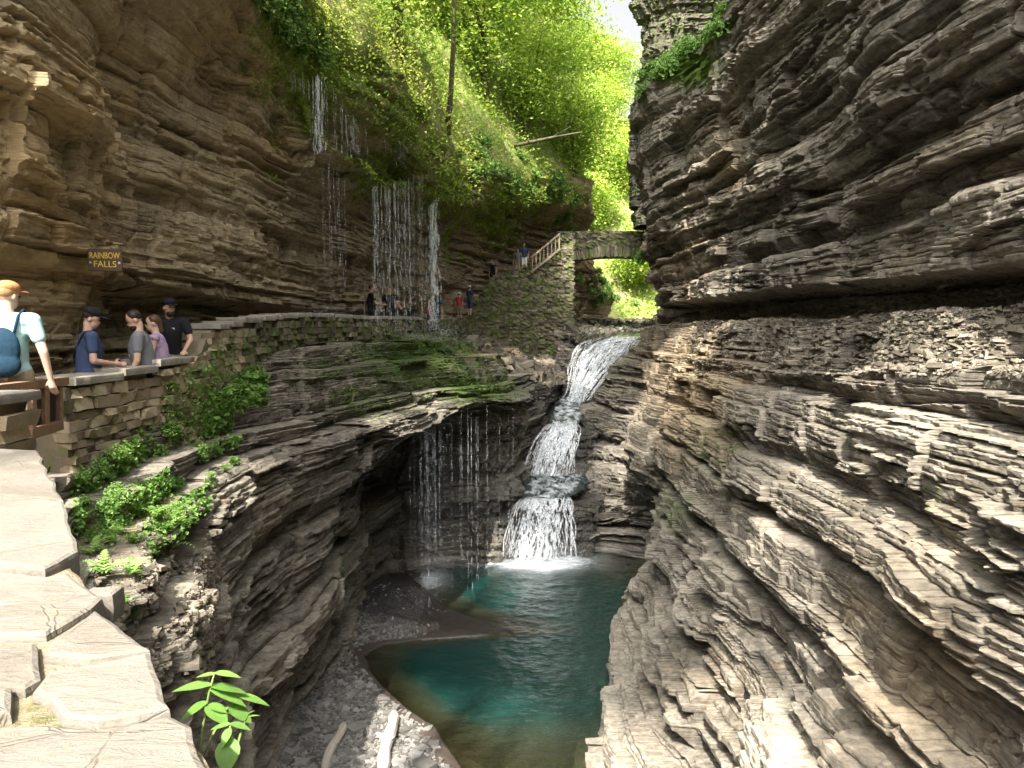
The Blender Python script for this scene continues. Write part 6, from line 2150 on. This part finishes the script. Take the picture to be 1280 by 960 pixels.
drops('spray', 'white spray bouncing off the shelf where the tall falls land', [(545, 408, 29.0, (.35, .4, .35), 900), (520, 428, 26.0, (1.0, .8, .25), 1500), (470, 405, 20.6, (.5, .5, .2), 700), (410, 392, 18.0, (.35, .4, .12), 350), (560, 430, 28, (.5, .6, .3), 900), (500, 418, 24.0, (1.1, .8, .2), 1600)], 1, 0.0065)
drops('foam_spray', 'foam and spray at the foot of the cascades', [(680, 692, 24.5, (.8, .25, .14), 1600), (690, 592, 27.4, (.6, .25, .12), 700), (715, 500, 32.2, (.5, .3, .12), 500), (540, 702, 23.4, (.5, .3, .1), 500)], 2, 0.009)

# loose shale
def chips(name, label, P, s0, s1, mat, seed, flat=0.22):
    r = np.random.default_rng(seed)
    n = len(P)
    ang = r.uniform(0, 6.283, n)
    L = r.uniform(s0, s1, n) * np.where(r.random(n) < 0.06, 2.4, 1)
    base = np.array([(-.5, -.4, -.5), (.5, -.3, -.5), (.42, .45, -.5), (-.4, .35, -.5), (-.42, -.33, .5), (.4, -.28, .5), (.33, .35, .5), (-.33, .3, .5)])
    B = base[None] * (1 + r.normal(0, 0.13, (n, 8, 3)))
    B = B * np.stack([L, L * r.uniform(0.45, 0.9, n), L * flat * r.uniform(.5, 1.4, n)], 1)[:, None]
    tx, ty = r.normal(0, 0.22, n), r.normal(0, 0.22, n)
    B[..., 2] += B[..., 0] * tx[:, None] + B[..., 1] * ty[:, None]
    ca, sa = np.cos(ang)[:, None], np.sin(ang)[:, None]
    X_, Y_ = B[..., 0] * ca - B[..., 1] * sa, B[..., 0] * sa + B[..., 1] * ca
    V = np.stack([X_, Y_, B[..., 2]], -1) + P[:, None]
    F0 = np.array([(0, 3, 2, 1), (4, 5, 6, 7), (0, 1, 5, 4), (1, 2, 6, 5), (2, 3, 7, 6), (3, 0, 4, 7)])
    F = (F0[None] + (np.arange(n) * 8)[:, None, None]).reshape(-1, 4)
    tag(mobj(name, V.reshape(-1, 3), F, mat, attrs={'lay': np.repeat(r.random(n), 8)}), label, 'gravel', kind='stuff')


stone_material('shale_chip', ((0.055, 0.052, 0.048), (0.15, 0.142, 0.13), (0.28, 0.268, 0.248)), 0.0, 0.8, 0.01)
stone_material('rubble_wet', ((0.02, 0.018, 0.015), (0.07, 0.062, 0.05), (0.14, 0.125, 0.10)), 0.25, 0.5, 0.01)
stone_material('bench_chip', ((0.055, 0.046, 0.034), (0.16, 0.137, 0.105), (0.30, 0.26, 0.20)), 0.0, 0.9, 0.01)
r_ = np.random.default_rng(17)
n_ = 15000
cx_, cy_ = r_.uniform(-4.6, 0.2, n_), r_.uniform(11.5, 22.0, n_)
zb_, db_ = bed_z(cx_, cy_)
kp = ((cy_ < 18.5) | (r_.random(n_) < 0.06)) & (db_ > 0.12 + 0.7 * r_.random(n_) ** 1.5) & (zb_ > POOL_Z + 0.05) & ~((np.abs(cy_ - 19.9) < 2.1) & (cx_ > -3.6) & (r_.random(n_) < 0.8))
chips('bank_shale', 'grey broken shale covering the pool bank', np.stack([cx_, cy_, zb_ + 0.012], 1)[kp], 0.04, 0.13, 'shale_chip', 4)


def scree(o, n, region, seed, thr=0.25):
    V = np.empty(len(o.data.vertices) * 3, np.float32)
    o.data.vertices.foreach_get('co', V)
    V = V.reshape(-1, 3).astype(float)
    N_ = np.empty(len(o.data.vertices) * 3, np.float32)
    o.data.vertex_normals.foreach_get('vector', N_)
    N_ = N_.reshape(-1, 3)
    q = proj(V)
    idx = np.nonzero(region(q, V) & (np.abs(N_[:, 2]) > thr))[0]
    r = np.random.default_rng(seed)
    idx = r.choice(idx, min(n, len(idx)), replace=False)
    return V[idx] + np.array([0, 0, 0.012])


chips('scree_shale', 'dark shale rubble on the slope beside the near wall', scree(left_low, 5000, lambda q, V: (q[:, 0] > 120) & (q[:, 0] < 300) & (q[:, 1] > 640) & (q[:, 1] < 850) & (V[:, 1] < 9), 5), 0.02, 0.075, 'bench_chip', 6, 0.3)
chips('ledge_shale', 'flaked shale lying along the bench under the overhang', scree(right_c, 9000, lambda q, V: (q[:, 0] > 860) & (q[:, 1] > 345) & (q[:, 1] < 470) & (V[:, 2] < 0.6) & (V[:, 1] < 24), 6, 0.15), 0.03, 0.10, 'bench_chip', 7, 0.25)

chips('shelf_shale', 'flat brown stones lying at the foot of the stair abutment', scree(left_low, 2600, lambda q, V: (q[:, 0] > 560) & (q[:, 0] < 716) & (q[:, 1] > 425) & (q[:, 1] < 480) & (V[:, 1] > 30), 8, 0.3), 0.12, 0.42, 'bench_chip', 9, 0.3)
chips('bed_stones', 'dark wet stones strewn over the stream bed under the bridge', scree(bpy.data.objects['cascade_bed'], 1500, lambda q, V: (V[:, 1] > 37) & (V[:, 1] < 62), 12, 0.3) + np.array([0, 0, 0.25]), 0.12, 0.4, 'rubble_wet', 13, 0.4)
# single larger slabs
for k, (px_, py_, s_) in enumerate([(446, 908, .26), (463, 893, .16), (505, 905, .2), (520, 935, .17), (430, 880, .14), (499, 946, .24), (412, 925, .18), (530, 948, .3), (470, 858, .14), (440, 940, .16)]):
    p = WZ(px_, py_, -7.75)
    z_ = float(bed_z(np.array([p.x]), np.array([p.y]))[0][0])
    o = obj('shale_slab', stone_mesh(k, 'shale_chip'), None, (p.x, p.y, z_ + s_ * 0.10), (rw.uniform(-.15, .15), rw.uniform(-.15, .15), rw.uniform(0, 3)), (s_ * 1.4, s_, s_ * .28))
    tag(o, 'flat grey shale slab lying on the gravel bank', 'rock', 'slabs on the gravel bank')
# driftwood
for (pa, pb, r0_, lab) in (((492, 884), (478, 962), 0.12, 'bleached driftwood log lying across the gravel toward the water'), ((430, 902), (404, 965), 0.09, 'grey driftwood limb half buried in the gravel below the cliff')):
    a_, b_ = WZ(*pa, -7.66), WZ(*pb, -7.66)
    for q in (a_, b_): q.z = float(bed_z(np.array([q.x]), np.array([q.y]))[0][0]) + r0_ * 0.9
    m = MB()
    pts = [a_.lerp(b_, f) + Vector((0.03 * math.sin(f * 7), 0, 0.02 * math.sin(f * 5))) - a_ for f in np.linspace(0, 1, 10)]
    m.tube(pts, [r0_ * (0.8 + 0.25 * f + 0.06 * math.sin(f * 17)) * rw.uniform(0.86, 1.12) * (0.6 if f in (0.0, 1.0) else 1) for f in np.linspace(0, 1, 10)], 9)
    d_ = empty('driftwood_log', a_)
    m.build('trunk', 'driftwood', d_, False)
    m = MB()
    m.tube([pts[5], pts[5] + Vector((0.12, 0.05, 0.10))], [r0_ * .4, r0_ * .2], 7)
    m.build('branch_stub', 'driftwood', d_, True)
    tag(d_, lab, 'driftwood')
